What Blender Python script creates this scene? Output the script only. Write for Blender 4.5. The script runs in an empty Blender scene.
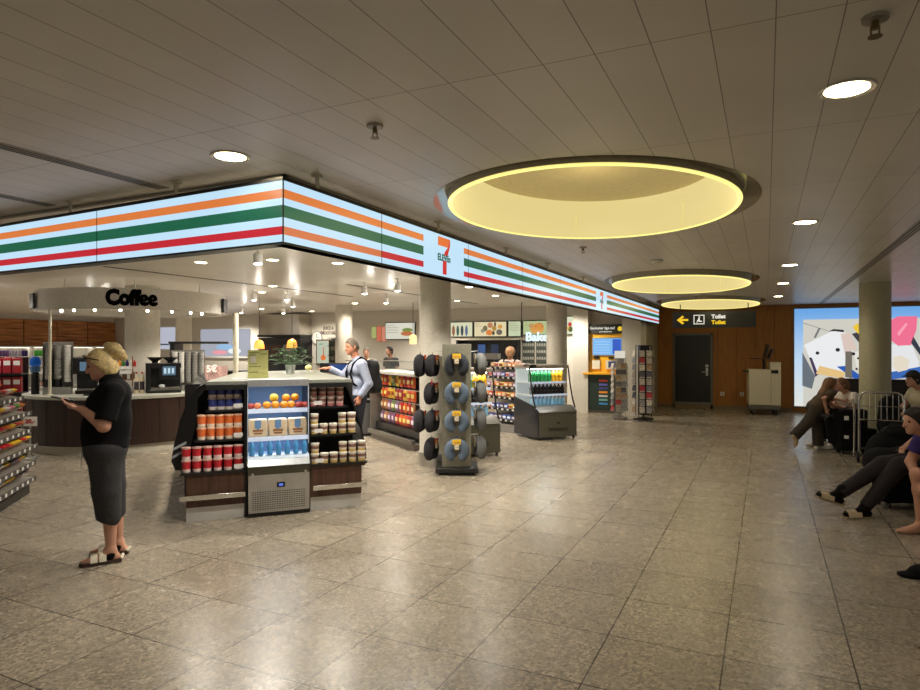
import bpy, math, random
import numpy as np
from mathutils import Vector, Matrix
random.seed(7)
SC = bpy.context.scene
COL = SC.collection
PI = math.pi
# ------------------------------------------------------------------ materials
def lin(c):
    r = []
    for v in c[:3]:
        v = v/255.0
        r.append(v/12.92 if v <= .04045 else ((v+.055)/1.055)**2.4)
    return tuple(r)
MATS = {}
def mat(name, rgb, rough=.5, metal=0., emit=0., ecol=None, vary=.08, scale=30., spec=.5, trans=0., alpha=1., bump=0.):
    if name in MATS: return MATS[name]
    m = bpy.data.materials.new(name); m.use_nodes = True
    nt = m.node_tree; b = nt.nodes['Principled BSDF']
    c = lin(rgb)
    b.inputs['Roughness'].default_value = rough
    b.inputs['Metallic'].default_value = metal
    b.inputs['Specular IOR Level'].default_value = spec
    b.inputs['Transmission Weight'].default_value = trans
    b.inputs['Alpha'].default_value = alpha
    tc = nt.nodes.new('ShaderNodeTexCoord')
    nz = nt.nodes.new('ShaderNodeTexNoise'); nz.inputs['Scale'].default_value = scale; nz.inputs['Detail'].default_value = 3
    nt.links.new(tc.outputs['Object'], nz.inputs['Vector'])
    rp = nt.nodes.new('ShaderNodeValToRGB')
    lo = tuple(max(0, v*(1-vary)) for v in c)+(1,); hi = tuple(min(1, v*(1+vary)) for v in c)+(1,)
    rp.color_ramp.elements[0].position = .3; rp.color_ramp.elements[0].color = lo
    rp.color_ramp.elements[1].position = .7; rp.color_ramp.elements[1].color = hi
    nt.links.new(nz.outputs['Fac'], rp.inputs['Fac'])
    nt.links.new(rp.outputs['Color'], b.inputs['Base Color'])
    if bump:
        bp = nt.nodes.new('ShaderNodeBump'); bp.inputs['Strength'].default_value = bump; bp.inputs['Distance'].default_value = .01
        nt.links.new(nz.outputs['Fac'], bp.inputs['Height']); nt.links.new(bp.outputs['Normal'], b.inputs['Normal'])
    if emit:
        b.inputs['Emission Color'].default_value = lin(ecol or rgb)+(1,)
        b.inputs['Emission Strength'].default_value = emit
    MATS[name] = m
    return m
def glow(name, rgb, k=1., base=.2):           # a lit, back-lit surface
    return mat(name, tuple(int(v*base) for v in rgb), .25, 0, k, rgb, vary=.02)
def node_mat(name, rough):
    m = bpy.data.materials.new(name); m.use_nodes = True
    nt = m.node_tree; b = nt.nodes['Principled BSDF']; b.inputs['Roughness'].default_value = rough
    g = nt.nodes.new('ShaderNodeNewGeometry')
    MATS[name] = m
    return m, nt, b, g
def mapping(nt, src, loc=(0,0,0), rot=(0,0,0), sc=(1,1,1)):
    n = nt.nodes.new('ShaderNodeMapping'); n.vector_type = 'POINT'
    n.inputs['Location'].default_value = loc; n.inputs['Rotation'].default_value = rot; n.inputs['Scale'].default_value = sc
    nt.links.new(src, n.inputs['Vector']); return n.outputs['Vector']
def mixc(nt, a, b_, fac, mode='MIX'):
    n = nt.nodes.new('ShaderNodeMix'); n.data_type = 'RGBA'; n.blend_type = mode
    for s, v in ((n.inputs[6], a), (n.inputs[7], b_)):
        if isinstance(v, tuple): s.default_value = v+(1,) if len(v) == 3 else v
        else: nt.links.new(v, s)
    if isinstance(fac, (int, float)): n.inputs[0].default_value = fac
    else: nt.links.new(fac, n.inputs[0])
    return n.outputs[2]
def ramp(nt, fac, stops):
    n = nt.nodes.new('ShaderNodeValToRGB'); e = n.color_ramp.elements
    while len(e) < len(stops): e.new(.5)
    for i, (p, c) in enumerate(stops):
        e[i].position = p; e[i].color = tuple(c)+(1,) if len(c) == 3 else c
    nt.links.new(fac, n.inputs['Fac']); return n.outputs['Color']
def noise(nt, vec, scale, detail=3, rough=.5):
    n = nt.nodes.new('ShaderNodeTexNoise'); n.inputs['Scale'].default_value = scale
    n.inputs['Detail'].default_value = detail; n.inputs['Roughness'].default_value = rough
    nt.links.new(vec, n.inputs['Vector']); return n.outputs['Fac']
def brick(nt, vec, w, h, mortar, c1, c2, cm, offset=0., smooth=.1):
    n = nt.nodes.new('ShaderNodeTexBrick'); n.offset = offset; n.squash = 1
    n.inputs['Scale'].default_value = 1; n.inputs['Brick Width'].default_value = w; n.inputs['Row Height'].default_value = h
    n.inputs['Mortar Size'].default_value = mortar; n.inputs['Mortar Smooth'].default_value = smooth
    n.inputs['Color1'].default_value = c1+(1,); n.inputs['Color2'].default_value = c2+(1,); n.inputs['Mortar'].default_value = cm+(1,)
    nt.links.new(vec, n.inputs['Vector']); return n
# terrazzo floor tiles
m, nt, b, g = node_mat('terrazzo_tiles', .2)
v = mapping(nt, g.outputs['Position'], loc=(.206, -2.53, 0))
br = brick(nt, v, .625, .6, .0042, lin((138,128,113)), lin((148,138,122)), lin((60,53,45)))
vo = nt.nodes.new('ShaderNodeTexVoronoi'); vo.inputs['Scale'].default_value = 66; nt.links.new(g.outputs['Position'], vo.inputs['Vector'])
sp = ramp(nt, vo.outputs['Color'], [(.0, (.46,.46,.46)), (.3, (.80,.80,.80)), (.6, (1.02,1.01,1.0)), (.95, (1.6,1.58,1.54))])
c1 = mixc(nt, br.outputs['Color'], sp, 1., 'MULTIPLY')
big = ramp(nt, noise(nt, g.outputs['Position'], .9, 4), [(.3, (.9,.895,.88)), (.7, (1.04,1.035,1.02))])
c2 = mixc(nt, c1, big, 1., 'MULTIPLY')
stain = ramp(nt, noise(nt, g.outputs['Position'], 7, 5, .65), [(.35, (.95,.945,.94)), (.6, (1,1,1))])
nt.links.new(mixc(nt, c2, stain, .7, 'MULTIPLY'), b.inputs['Base Color'])
rr = ramp(nt, noise(nt, g.outputs['Position'], 3.5, 5, .6), [(.3, (.24,)*3), (.75, (.30,)*3)])
nt.links.new(rr, b.inputs['Roughness']); b.inputs['Specular IOR Level'].default_value = .42
FLOOR = m
# metal plank ceiling
def plank_mat(name, ca, cb, cm, w, l, mort, rough, ox, oy):
    m, nt, b, g = node_mat(name, rough)
    sep = nt.nodes.new('ShaderNodeSeparateXYZ'); nt.links.new(g.outputs['Position'], sep.inputs[0])
    cmb = nt.nodes.new('ShaderNodeCombineXYZ'); nt.links.new(sep.outputs['Y'], cmb.inputs['X']); nt.links.new(sep.outputs['X'], cmb.inputs['Y'])
    v = mapping(nt, cmb.outputs[0], loc=(-oy, -ox, 0))
    br = brick(nt, v, l, w, mort, ca, cb, cm)
    nv = ramp(nt, noise(nt, g.outputs['Position'], 1.2, 3), [(.3, (.93,.93,.93)), (.7, (1.04,1.04,1.04))])
    nt.links.new(mixc(nt, br.outputs['Color'], nv, 1., 'MULTIPLY'), b.inputs['Base Color'])
    b.inputs['Specular IOR Level'].default_value = .35
    return m
CEIL = plank_mat('metal_plank_ceiling', lin((222,216,203)), lin((229,223,210)), lin((138,130,116)), .2035, 1.25, .0022, .34, .03, 2.38)
CEIL2 = plank_mat('shop_ceiling_panels', lin((232,226,216)), lin((236,230,220)), lin((190,182,170)), .6, 2.4, .002, .3, .1, .2)
# wood
def wood_mat(name, ca, cb, axis, rough, seam=None, gs=3.):
    m, nt, b, g = node_mat(name, rough)
    sc = {'z': (14,14,.7), 'y': (14,.7,14), 'x': (.7,14,14)}[axis]
    f = noise(nt, mapping(nt, g.outputs['Position'], sc=sc), gs, 5, .6)
    c = ramp(nt, f, [(.3, ca), (.7, cb)])
    nt.links.new(c, b.inputs['Base Color']); b.inputs['Specular IOR Level'].default_value = .3
    return m
WOODWALL = wood_mat('oak_wall_veneer', lin((146,94,40)), lin((172,116,54)), 'z', .42)
WALNUT = wood_mat('striped_walnut_panel', lin((92,50,22)), lin((216,146,84)), 'y', .45, gs=1.4)
DARKWOOD = wood_mat('dark_wenge_panel', lin((38,26,22)), lin((62,44,36)), 'z', .35)
KIOSKWOOD = wood_mat('kiosk_brown_panel', lin((62,42,32)), lin((92,64,50)), 'z', .38)
# common finishes
WHITEW = mat('white_painted_wall', (214,208,196), .6)
COLUMN = mat('painted_column', (206,200,186), .45)
COLR = mat('painted_column_dim', (178,172,140), .5)
STEEL = mat('brushed_steel', (190,188,184), .32, .9, scale=8)
STEELD = mat('grey_steel_panel', (120,116,108), .38, .6, scale=8)
OLIVE = mat('olive_dark_band', (66,64,48), .3, .3)
BLACK = mat('black_plastic', (18,17,17), .35)
BLACKM = mat('black_metal', (24,23,22), .3, .4)
BLACKC = mat('black_cloth', (14,13,15), .9, bump=.3, scale=120, spec=.15)
GREYP = mat('grey_plastic', (128,126,122), .45)
WHITEP = mat('white_plastic', (226,224,218), .4)
CREAMP = mat('cream_paint', (214,208,186), .4)
CHROME = mat('chrome', (215,213,208), .15, 1.)
RUBBER = mat('rubber', (30,29,28), .7)
GLASS = mat('clear_glass', (235,245,245), .03, 0, trans=0., alpha=.1, vary=.0, spec=.6)
STONE = mat('pale_worktop', (176,176,164), .3, vary=.12, scale=60)
PAPER = mat('paper', (238,236,230), .6)
PRICE = mat('price_card', (214,212,208), .5)
RED = mat('red_gloss', (186,24,34), .35)
SKIN = mat('skin', (190,142,118), .5, vary=.05, spec=.3)
SKIN2 = mat('skin_ruddy', (200,138,110), .5, vary=.05, spec=.3)
EYEM = mat('eye_dark', (40,30,26), .2)

# ------------------------------------------------------------------ mesh builder
class MB:
    def __init__(s): s.v = []; s.f = []; s.mi = []; s.sm = []
    def add(s, vs, fs, m=0, smooth=False):
        o = len(s.v); s.v.extend(tuple(p) for p in vs)
        for f in fs: s.f.append(tuple(i+o for i in f)); s.mi.append(m); s.sm.append(smooth)
        return s
    def box(s, x0, y0, z0, x1, y1, z1, m=0):
        vs = [(x0,y0,z0),(x1,y0,z0),(x1,y1,z0),(x0,y1,z0),(x0,y0,z1),(x1,y0,z1),(x1,y1,z1),(x0,y1,z1)]
        return s.add(vs, [(0,3,2,1),(4,5,6,7),(0,1,5,4),(1,2,6,5),(2,3,7,6),(3,0,4,7)], m)
    def obox(s, c, sx, sy, sz, R, m=0):       # oriented box
        c = Vector(c); vs = []
        for z in (-1,1):
            for (x,y) in ((-1,-1),(1,-1),(1,1),(-1,1)): vs.append(c + R @ Vector((x*sx/2, y*sy/2, z*sz/2)))
        return s.add(vs, [(0,3,2,1),(4,5,6,7),(0,1,5,4),(1,2,6,5),(2,3,7,6),(3,0,4,7)], m)
    def cyl(s, p0, p1, r0, r1=None, n=16, m=0, caps=True):
        r1 = r0 if r1 is None else r1
        p0 = Vector(p0); p1 = Vector(p1); d = (p1-p0).normalized()
        a = Vector((1,0,0)) if abs(d.x) < .9 else Vector((0,1,0))
        u = d.cross(a).normalized(); w = d.cross(u); vs = []
        for p, r in ((p0,r0),(p1,r1)):
            for i in range(n):
                t = 2*PI*i/n; vs.append(p + u*(r*math.cos(t)) + w*(r*math.sin(t)))
        s.add(vs, [(i,(i+1)%n,n+(i+1)%n,n+i) for i in range(n)], m, True)
        if caps: s.add(vs, [tuple(reversed(range(n))), tuple(range(n,2*n))], m)
        return s
    def tube(s, pts, r, n=8, m=0, closed=False):
        pts = [Vector(p) for p in pts]; N = len(pts); vs = []
        up = Vector((0,0,1)); prev = None
        for i, p in enumerate(pts):
            if closed: d = (pts[(i+1)%N]-pts[i-1])
            else: d = pts[min(i+1,N-1)]-pts[max(i-1,0)]
            d.normalize()
            if prev is None:
                a = up if abs(d.z) < .9 else Vector((1,0,0)); u = d.cross(a).normalized()
            else:
                u = (prev - d*prev.dot(d)).normalized()
            prev = u; w = d.cross(u)
            rr = r[i] if isinstance(r, (list, tuple)) else r
            for k in range(n):
                t = 2*PI*k/n; vs.append(p + u*(rr*math.cos(t)) + w*(rr*math.sin(t)))
        fs = []
        for i in range(N if closed else N-1):
            j = (i+1) % N
            for k in range(n): fs.append((i*n+k, j*n+k, j*n+(k+1)%n, i*n+(k+1)%n))
        if not closed: fs += [tuple(range(n)), tuple(reversed(range((N-1)*n, N*n)))]
        return s.add(vs, fs, m, True)
    def lathe(s, prof, n=20, m=0, c=(0,0,0), sx=1., sy=1., caps=True):
        vs = []; mm = m if isinstance(m, (list, tuple)) else [m]*(len(prof)-1)
        for r, z in prof:
            for i in range(n):
                t = 2*PI*i/n; vs.append((c[0]+sx*r*math.cos(t), c[1]+sy*r*math.sin(t), c[2]+z))
        for j in range(len(prof)-1):
            s.add(vs, [(j*n+i, j*n+(i+1)%n, (j+1)*n+(i+1)%n, (j+1)*n+i) for i in range(n)], mm[j], True)
        if caps and prof[0][0] > 1e-5: s.add(vs[:n], [tuple(reversed(range(n)))], mm[0])
        if caps and prof[-1][0] > 1e-5: s.add(vs[-n:], [tuple(range(n))], mm[-1])
        return s
    def ball(s, c, rx, ry=None, rz=None, m=0, n=14, k=9):
        ry = rx if ry is None else ry; rz = rx if rz is None else rz
        vs = []; fs = []
        for j in range(k+1):
            ph = PI*j/k - PI/2
            for i in range(n):
                t = 2*PI*i/n
                vs.append((c[0]+rx*math.cos(ph)*math.cos(t), c[1]+ry*math.cos(ph)*math.sin(t), c[2]+rz*math.sin(ph)))
        for j in range(k):
            for i in range(n): fs.append((j*n+i, j*n+(i+1)%n, (j+1)*n+(i+1)%n, (j+1)*n+i))
        return s.add(vs, fs, m, True)
    def prism(s, pts, h0, h1, plane='xy', m=0, smooth=False):  # extrude a 2-D outline
        def P(a, b_, h): return {'xy': (a,b_,h), 'xz': (a,h,b_), 'yz': (h,a,b_)}[plane]
        n = len(pts)
        vs = [P(a,b_,h0) for a,b_ in pts] + [P(a,b_,h1) for a,b_ in pts]
        s.add(vs, [tuple(reversed(range(n))), tuple(range(n,2*n))], m)
        s.add(vs, [(i,(i+1)%n,n+(i+1)%n,n+i) for i in range(n)], m, smooth)
        return s
    def sheet(s, path, h0, h1, plane='xz', m=0, th=.0):   # a bent strip
        def P(a, b_, h): return {'xy': (a,b_,h), 'xz': (a,h,b_), 'yz': (h,a,b_)}[plane]
        n = len(path); vs = [P(a,b_,h0) for a,b_ in path]+[P(a,b_,h1) for a,b_ in path]
        return s.add(vs, [(i,i+1,n+i+1,n+i) for i in range(n-1)], m, True)
    def build(s, name, mats, parent=None, loc=None, rz=0., bevel=0., fixn=True):
        me = bpy.data.meshes.new(name); me.from_pydata(s.v, [], s.f)
        if not isinstance(mats, (list, tuple)): mats = [mats]
        for m_ in mats: me.materials.append(m_)
        me.polygons.foreach_set('material_index', s.mi); me.polygons.foreach_set('use_smooth', s.sm)
        if fixn:
            import bmesh
            bm = bmesh.new(); bm.from_mesh(me)
            bmesh.ops.remove_doubles(bm, verts=bm.verts, dist=1e-5)
            bmesh.ops.recalc_face_normals(bm, faces=bm.faces); bm.to_mesh(me); bm.free()
        me.set_sharp_from_angle(angle=math.radians(38))
        me.update()
        o = bpy.data.objects.new(name, me); COL.objects.link(o)
        if parent is not None: o.parent = parent
        if loc is not None: o.location = loc
        o.rotation_euler.z = rz
        if bevel:
            bv = o.modifiers.new('bevel', 'BEVEL'); bv.width = bevel; bv.segments = 2; bv.limit_method = 'ANGLE'
        return o
def tag(o, label, cat, group=None, kind=None):
    if label: o['label'] = label
    if cat: o['category'] = cat
    if group: o['group'] = group
    if kind: o['kind'] = kind
    return o
def thing(name, label, cat, loc=(0,0,0), rz=0., group=None):
    o = bpy.data.objects.new(name, None); COL.objects.link(o); o.empty_display_size = .1
    o.location = loc; o.rotation_euler.z = rz
    return tag(o, label, cat, group)
def struct(name, mb, mats, label=None, **k):
    o = mb.build(name, mats, **k); o['kind'] = 'structure'
    if label: o['label'] = label
    return o
def dup(root, loc=None, rz=None, label=None, group=None, cat=None):
    def cp(o, par):
        c = o.copy(); COL.objects.link(c)
        if par is not None: c.parent = par
        for ch in o.children: cp(ch, c)
        return c
    r = cp(root, None)
    if loc is not None: r.location = loc
    if rz is not None: r.rotation_euler.z = rz
    if label: r['label'] = label
    if group: r['group'] = group
    if cat: r['category'] = cat
    return r
class Maker:      # the first use places the built thing itself, later ones copy it
    def __init__(s, root, cat, group=None): s.r = root; s.cat = cat; s.g = group; s.used = False; s.kids = {}
    def put(s, loc, rz, label, group=None):
        if not s.used: s.used = True; o = s.r
        else: o = dup(s.r)
        o.location = loc; o.rotation_euler.z = rz
        return tag(o, label, s.cat, group or s.g)
class Fr:         # a local ground frame
    def __init__(s, x, y, deg): s.o = (x,y); s.a = math.radians(deg)
    def w(s, x, y, z=0.):
        c, k = math.cos(s.a), math.sin(s.a)
        return (s.o[0]+x*c-y*k, s.o[1]+x*k+y*c, z)
ORD = ['leftmost','second from left','third from left','fourth from left','fifth from left','sixth from left','seventh from left','eighth from left','ninth from left','tenth from left',
       'eleventh from left','twelfth from left','thirteenth from left','fourteenth from left','fifteenth from left','sixteenth from left','seventeenth from left','eighteenth from left',
       'nineteenth from left','twentieth from left','twenty-first from left','twenty-second from left','twenty-third from left','twenty-fourth from left']
def text(body, size, mt, parent, loc, rot, extrude=.003, bold=0., name='lettering', align='CENTER', sx=1.):
    cu = bpy.data.curves.new(name, 'FONT'); cu.body = body; cu.size = size; cu.extrude = extrude; cu.offset = bold
    cu.align_x = align; cu.align_y = 'CENTER'; cu.resolution_u = 3
    o = bpy.data.objects.new(name, cu); COL.objects.link(o)
    dg = bpy.context.evaluated_depsgraph_get(); dg.update()
    me = bpy.data.meshes.new_from_object(o.evaluated_get(dg)); me.name = name
    bpy.data.objects.remove(o)
    me.materials.clear(); me.materials.append(mt)
    o = bpy.data.objects.new(name, me); COL.objects.link(o)
    o.parent = parent; o.location = loc; o.rotation_euler = rot; o.scale = (sx,1,1)
    return o
FRONT = (PI/2, 0, 0)      # text standing up, read from -Y

# ------------------------------------------------------------------ bodies: signed distance fields -> one surface
def rc(a, b, r1, r2=None, k=.02, sq=None, cut=None, sub=False):   # tapered limb; sq=(axis, factor) squeezes it
    return dict(t='rc', a=np.array(a, float), b=np.array(b, float), r1=r1, r2=r1 if r2 is None else r2, k=k, sq=sq, cut=cut, sub=sub)
def el(c, r, k=.02, R=None, cut=None, sub=False):
    return dict(t='el', a=np.array(c, float), r=np.array(r, float), k=k, R=None if R is None else np.array(R), cut=cut, sub=sub)
def _dist(p, P):
    if p['t'] == 'rc':
        q = P - p['a']; ab = p['b']-p['a']; s = 1.
        if p['sq'] is not None:
            ax = np.array(p['sq'][0], float); ax /= np.linalg.norm(ax); f = p['sq'][1]
            q = q + (q @ ax)[..., None]*ax*(1/f-1); ab = ab + (ab @ ax)*ax*(1/f-1); s = min(1, f)
        L = max(ab @ ab, 1e-9); t = np.clip((q @ ab)/L, 0, 1)
        d = (np.linalg.norm(q - t[..., None]*ab, axis=-1) - (p['r1'] + (p['r2']-p['r1'])*t))*s
    else:
        q = P - p['a']
        if p['R'] is not None: q = q @ p['R']
        k0 = np.linalg.norm(q/p['r'], axis=-1); k1 = np.linalg.norm(q/p['r']**2, axis=-1)
        d = k0*(k0-1)/np.maximum(k1, 1e-9)
    if p['cut'] is not None:
        cuts = p['cut'] if isinstance(p['cut'], list) else [p['cut']]
        for (pt, n) in cuts:
            n = np.array(n, float); n = n/np.linalg.norm(n)
            d = np.maximum(d, (P - np.array(pt)) @ n)
    return d
def grow(prims, e):
    out = []
    for p in prims:
        p = dict(p)
        if p['t'] == 'rc': p['r1'] += e; p['r2'] += e
        else: p['r'] = p['r']+e
        out.append(p)
    return out
def sdf_mesh(prims, vox):
    lo = np.full(3, 1e9); hi = -lo
    for p in prims:
        if p['sub']: continue
        if p['t'] == 'rc':
            R = max(p['r1'], p['r2'])*(max(1, p['sq'][1]) if p['sq'] else 1)
            l = np.minimum(p['a'], p['b'])-R; h = np.maximum(p['a'], p['b'])+R
        else:
            R = p['r'].max(); l = p['a']-R; h = p['a']+R
        lo = np.minimum(lo, l); hi = np.maximum(hi, h)
    lo -= 3*vox; hi += 3*vox
    n = np.ceil((hi-lo)/vox).astype(int)+1
    D = np.full(n, 1., np.float32)
    ax = [lo[i]+vox*np.arange(n[i]) for i in range(3)]
    for p in prims:
        if p['t'] == 'rc':
            R = max(p['r1'], p['r2'])*(max(1, p['sq'][1]) if p['sq'] else 1); l = np.minimum(p['a'], p['b']); h = np.maximum(p['a'], p['b'])
        else: R = p['r'].max(); l = h = p['a']
        pad = R+p['k']+2.5*vox
        i0 = np.clip(np.floor((l-pad-lo)/vox).astype(int), 0, n); i1 = np.clip(np.ceil((h+pad-lo)/vox).astype(int)+1, 0, n)
        if (i1 <= i0).any(): continue
        sl = tuple(slice(i0[i], i1[i]) for i in range(3))
        G = np.stack(np.meshgrid(*[ax[i][sl[i]] for i in range(3)], indexing='ij'), -1)
        d = _dist(p, G); cur = D[sl]; k = max(p['k'], 1e-4)
        if p['sub']:
            hh = np.clip(.5-.5*(cur+d)/k, 0, 1); D[sl] = cur+(-d-cur)*hh + k*hh*(1-hh)
        else:
            hh = np.clip(.5+.5*(d-cur)/k, 0, 1); D[sl] = d+(cur-d)*hh - k*hh*(1-hh)
    ins = D < 0
    A = [D[a:n[0]-1+a, b:n[1]-1+b, c:n[2]-1+c] for a in (0,1) for b in (0,1) for c in (0,1)]
    cnt = sum((x < 0).astype(np.int8) for x in A)
    act = (cnt > 0) & (cnt < 8)
    idx = np.argwhere(act); num = -np.ones(act.shape, np.int64); num[act] = np.arange(len(idx))
    cor = np.array([(a,b,c) for a in (0,1) for b in (0,1) for c in (0,1)])
    val = np.stack([x[act] for x in A], 1).astype(float)
    acc = np.zeros((len(idx), 3)); wt = np.zeros(len(idx))
    for i in range(8):
        for j in range(i+1, 8):
            if np.abs(cor[i]-cor[j]).sum() != 1: continue
            x = (val[:, i] < 0) != (val[:, j] < 0)
            t = val[:, i]/np.where(val[:, i]-val[:, j] == 0, 1, val[:, i]-val[:, j])
            pt = cor[i] + t[:, None]*(cor[j]-cor[i])
            acc[x] += pt[x]; wt[x] += 1
    V = lo + vox*(idx + acc/np.maximum(wt, 1)[:, None])
    Fs = []
    for axs in range(3):
        u, w = [(1,2),(2,0),(0,1)][axs]
        s0 = [slice(1, n[i]-1) for i in range(3)]; s1 = list(s0)
        s0[axs] = slice(0, n[axs]-1); s1[axs] = slice(1, n[axs])
        a = ins[tuple(s0)]; c = ins[tuple(s1)]
        e = np.argwhere(a != c); fl = a[a != c]
        off = np.ones(3, int); off[axs] = 0; e = e+off
        du = np.zeros(3, int); du[u] = 1; dw = np.zeros(3, int); dw[w] = 1
        q = np.stack([num[tuple((e-du-dw).T)], num[tuple((e-dw).T)], num[tuple(e.T)], num[tuple((e-du).T)]], 1)
        q[~fl] = q[~fl][:, ::-1]
        Fs.append(q)
    F = np.concatenate(Fs)
    return V, F[(F >= 0).all(1)]
def sdf_obj(name, prims, vox, mt, parent=None):
    V, F = sdf_mesh(prims, vox)
    me = bpy.data.meshes.new(name); me.from_pydata(V.tolist(), [], F.tolist())
    me.materials.append(mt); me.polygons.foreach_set('use_smooth', [True]*len(me.polygons)); me.update()
    o = bpy.data.objects.new(name, me); COL.objects.link(o)
    if parent is not None: o.parent = parent
    return o
def rotm(pitch=0., yaw=0., roll=0.):   # pitch>0 bows the head forward
    return np.array((Matrix.Rotation(yaw, 3, 'Z') @ Matrix.Rotation(pitch, 3, 'Y') @ Matrix.Rotation(roll, 3, 'X')))
def V3(*a): return np.array(a, float)
def unit(v): v = np.array(v, float); return v/np.linalg.norm(v)
def head(c, R, s=1.):
    c = np.array(c); H = lambda x, y, z: c + R @ (V3(x, y, z)*s)
    return [el(c, V3(.098,.076,.115)*s, .02, R), el(H(.03,0,-.055), V3(.062,.056,.06)*s, .03, R),
            el(H(.075,0,-.088), V3(.026,.03,.022)*s, .02, R),                     # chin
            rc(H(.092,0,.01), H(.112,0,-.028), .011*s, .015*s, .012),              # nose
            el(H(.088,0,-.062), V3(.016,.024,.011)*s, .008, R),                    # lips
            el(H(.092,.034,.008), V3(.014,.017,.010)*s, .008, R, sub=True), el(H(.092,-.034,.008), V3(.014,.017,.010)*s, .008, R, sub=True),
            el(H(.0,.077,-.01), V3(.022,.010,.032)*s, .008, R), el(H(.0,-.077,-.01), V3(.022,.010,.032)*s, .008, R)]
def eyes(c, R, parent, s=1.):
    for sd in (1,-1):
        p = np.array(c) + R @ (V3(.083, sd*.033, .008)*s)
        MB().ball(p, .0095*s, n=10, k=7).build('eye', EYEM, parent)
def hand(w, d, nrm, side, curl=.4, s=1.):
    """wrist, pointing direction, palm normal (the way the palm faces), side = direction to the thumb"""
    d = unit(d); nrm = unit(nrm); sd = unit(np.array(side)-d*np.dot(side, d)); w = np.array(w)
    P = [rc(w, w+d*.075*s, .028*s, .036*s, .015, sq=(nrm, .45))]
    for i, (o, L) in enumerate(((.027,.075),(.009,.085),(-.010,.078),(-.027,.060))):
        b = w + d*.083*s + sd*o*s; ang = curl*(1+.15*i)
        e1 = b + (d*math.cos(ang)+nrm*math.sin(ang))*L*.5*s
        e2 = e1 + (d*math.cos(2.1*ang)+nrm*math.sin(2.1*ang))*L*.5*s
        P += [rc(b-d*.01*s, e1, .0095*s, .0085*s, .005), rc(e1, e2, .0085*s, .0072*s, .003)]
    t0 = w + d*.025*s + sd*.026*s; t1 = t0 + unit(d*.7+sd*.75+nrm*.25)*.04*s; t2 = t1 + unit(d*.9+sd*.2+nrm*.4)*.032*s
    P += [rc(t0, t1, .013*s, .0105*s, .01), rc(t1, t2, .0105*s, .008*s, .004)]
    return P
def leg(hip, knee, ank, s=1., thick=1.):
    hip, knee, ank = map(np.array, (hip, knee, ank)); m_ = knee*.68+ank*.32
    bk = -unit(np.cross(np.cross(unit(ank-knee), V3(1,0,0.001)), unit(ank-knee)))
    return [rc(hip, knee, .088*s*thick, .055*s*thick, .03), rc(knee, m_+bk*.012, .052*s*thick, .055*s*thick, .03), rc(m_+bk*.012, ank, .054*s*thick, .034*s, .03)]
def foot(ank, d, s=1.):
    ank = np.array(ank); d = unit(d); dn = V3(0,0,-1); dn = unit(dn - d*np.dot(dn, d)) if abs(np.dot(dn,d)) < .95 else unit(np.cross(d, V3(0,1,0)))
    heel = ank + dn*.055*s - d*.035*s; ball_ = ank + dn*.062*s + d*.125*s; toe = ball_ + d*.06*s
    return [rc(ank, heel, .036*s, .03*s, .02), rc(heel, ball_, .03*s, .034*s, .02, sq=(dn, .8)), rc(ank, ball_, .034*s, .024*s, .03), rc(ball_, toe, .034*s, .022*s, .02, sq=(dn, .7))]
def arm(sh, elb, wr, s=1., thick=1.):
    return [rc(sh, elb, .052*s*thick, .042*s*thick, .03), rc(elb, wr, .043*s*thick, .027*s, .02)]
# ================================================================== SETTING
CZ = 2.78
fl = MB().box(-25,-6,-.1, 9,18.9,0); struct('floor', fl, FLOOR, 'speckled terrazzo tile floor of the hall')
def oval(cx, cy, rx, ry, n=64): return [(cx+rx*math.cos(2*PI*i/n), cy+ry*math.sin(2*PI*i/n)) for i in range(n)]
OVALS = [(-1.23, 4.97, 1.06, 1.31, 2.755), (-1.28, 11.1, 1.05, 1.58, 2.70), (-1.22, 16.5, 1.08, 1.85, 2.70)]
def ceiling_mesh(outline, holes):
    import bmesh
    bm = bmesh.new(); es = []
    for loop in [outline]+holes:
        vs = [bm.verts.new((x, y, CZ)) for x, y in loop]
        es += [bm.edges.new((vs[i], vs[(i+1) % len(vs)])) for i in range(len(vs))]
    bmesh.ops.triangle_fill(bm, use_beauty=True, use_dissolve=False, edges=es)
    for f in bm.faces:
        if f.normal.z > 0: f.normal_flip()
    me = bpy.data.meshes.new('ceiling'); bm.to_mesh(me); bm.free()
    o = bpy.data.objects.new('ceiling', me); COL.objects.link(o); o['kind'] = 'structure'; return o
ce = ceiling_mesh([(-2.76,3.2),(-2.76,18.6),(9,18.6),(9,-6),(-25,-6),(-25,3.2)], [oval(x,y,rx+.14,ry+.08) for x,y,rx,ry,z in OVALS])
ce.data.materials.append(CEIL); ce['label'] = 'grey metal plank ceiling over the corridor'
sc2 = MB().box(-25,3.2,CZ-.005,-2.76,16.6,CZ+.1); struct('ceiling', sc2, CEIL2, 'pale panel ceiling over the shop')
tr = MB().box(-2.785,3.17,CZ-.02,-2.755,18.5,CZ-.001).box(-25,3.17,CZ-.02,-2.755,3.2,CZ-.001)
struct('trim_1', tr, mat('ceiling_edge_trim', (150,140,122), .5), 'thin dark trim between plank ceiling and shop ceiling')
top_block = MB().box(-25,-6,3.3,9,19,3.4); struct('ceiling_light_block', top_block, mat('slab_paint', (96,92,84), .8), 'unseen slab added above the hung ceiling to block world light')  # added out of view to keep world light from entering above
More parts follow.
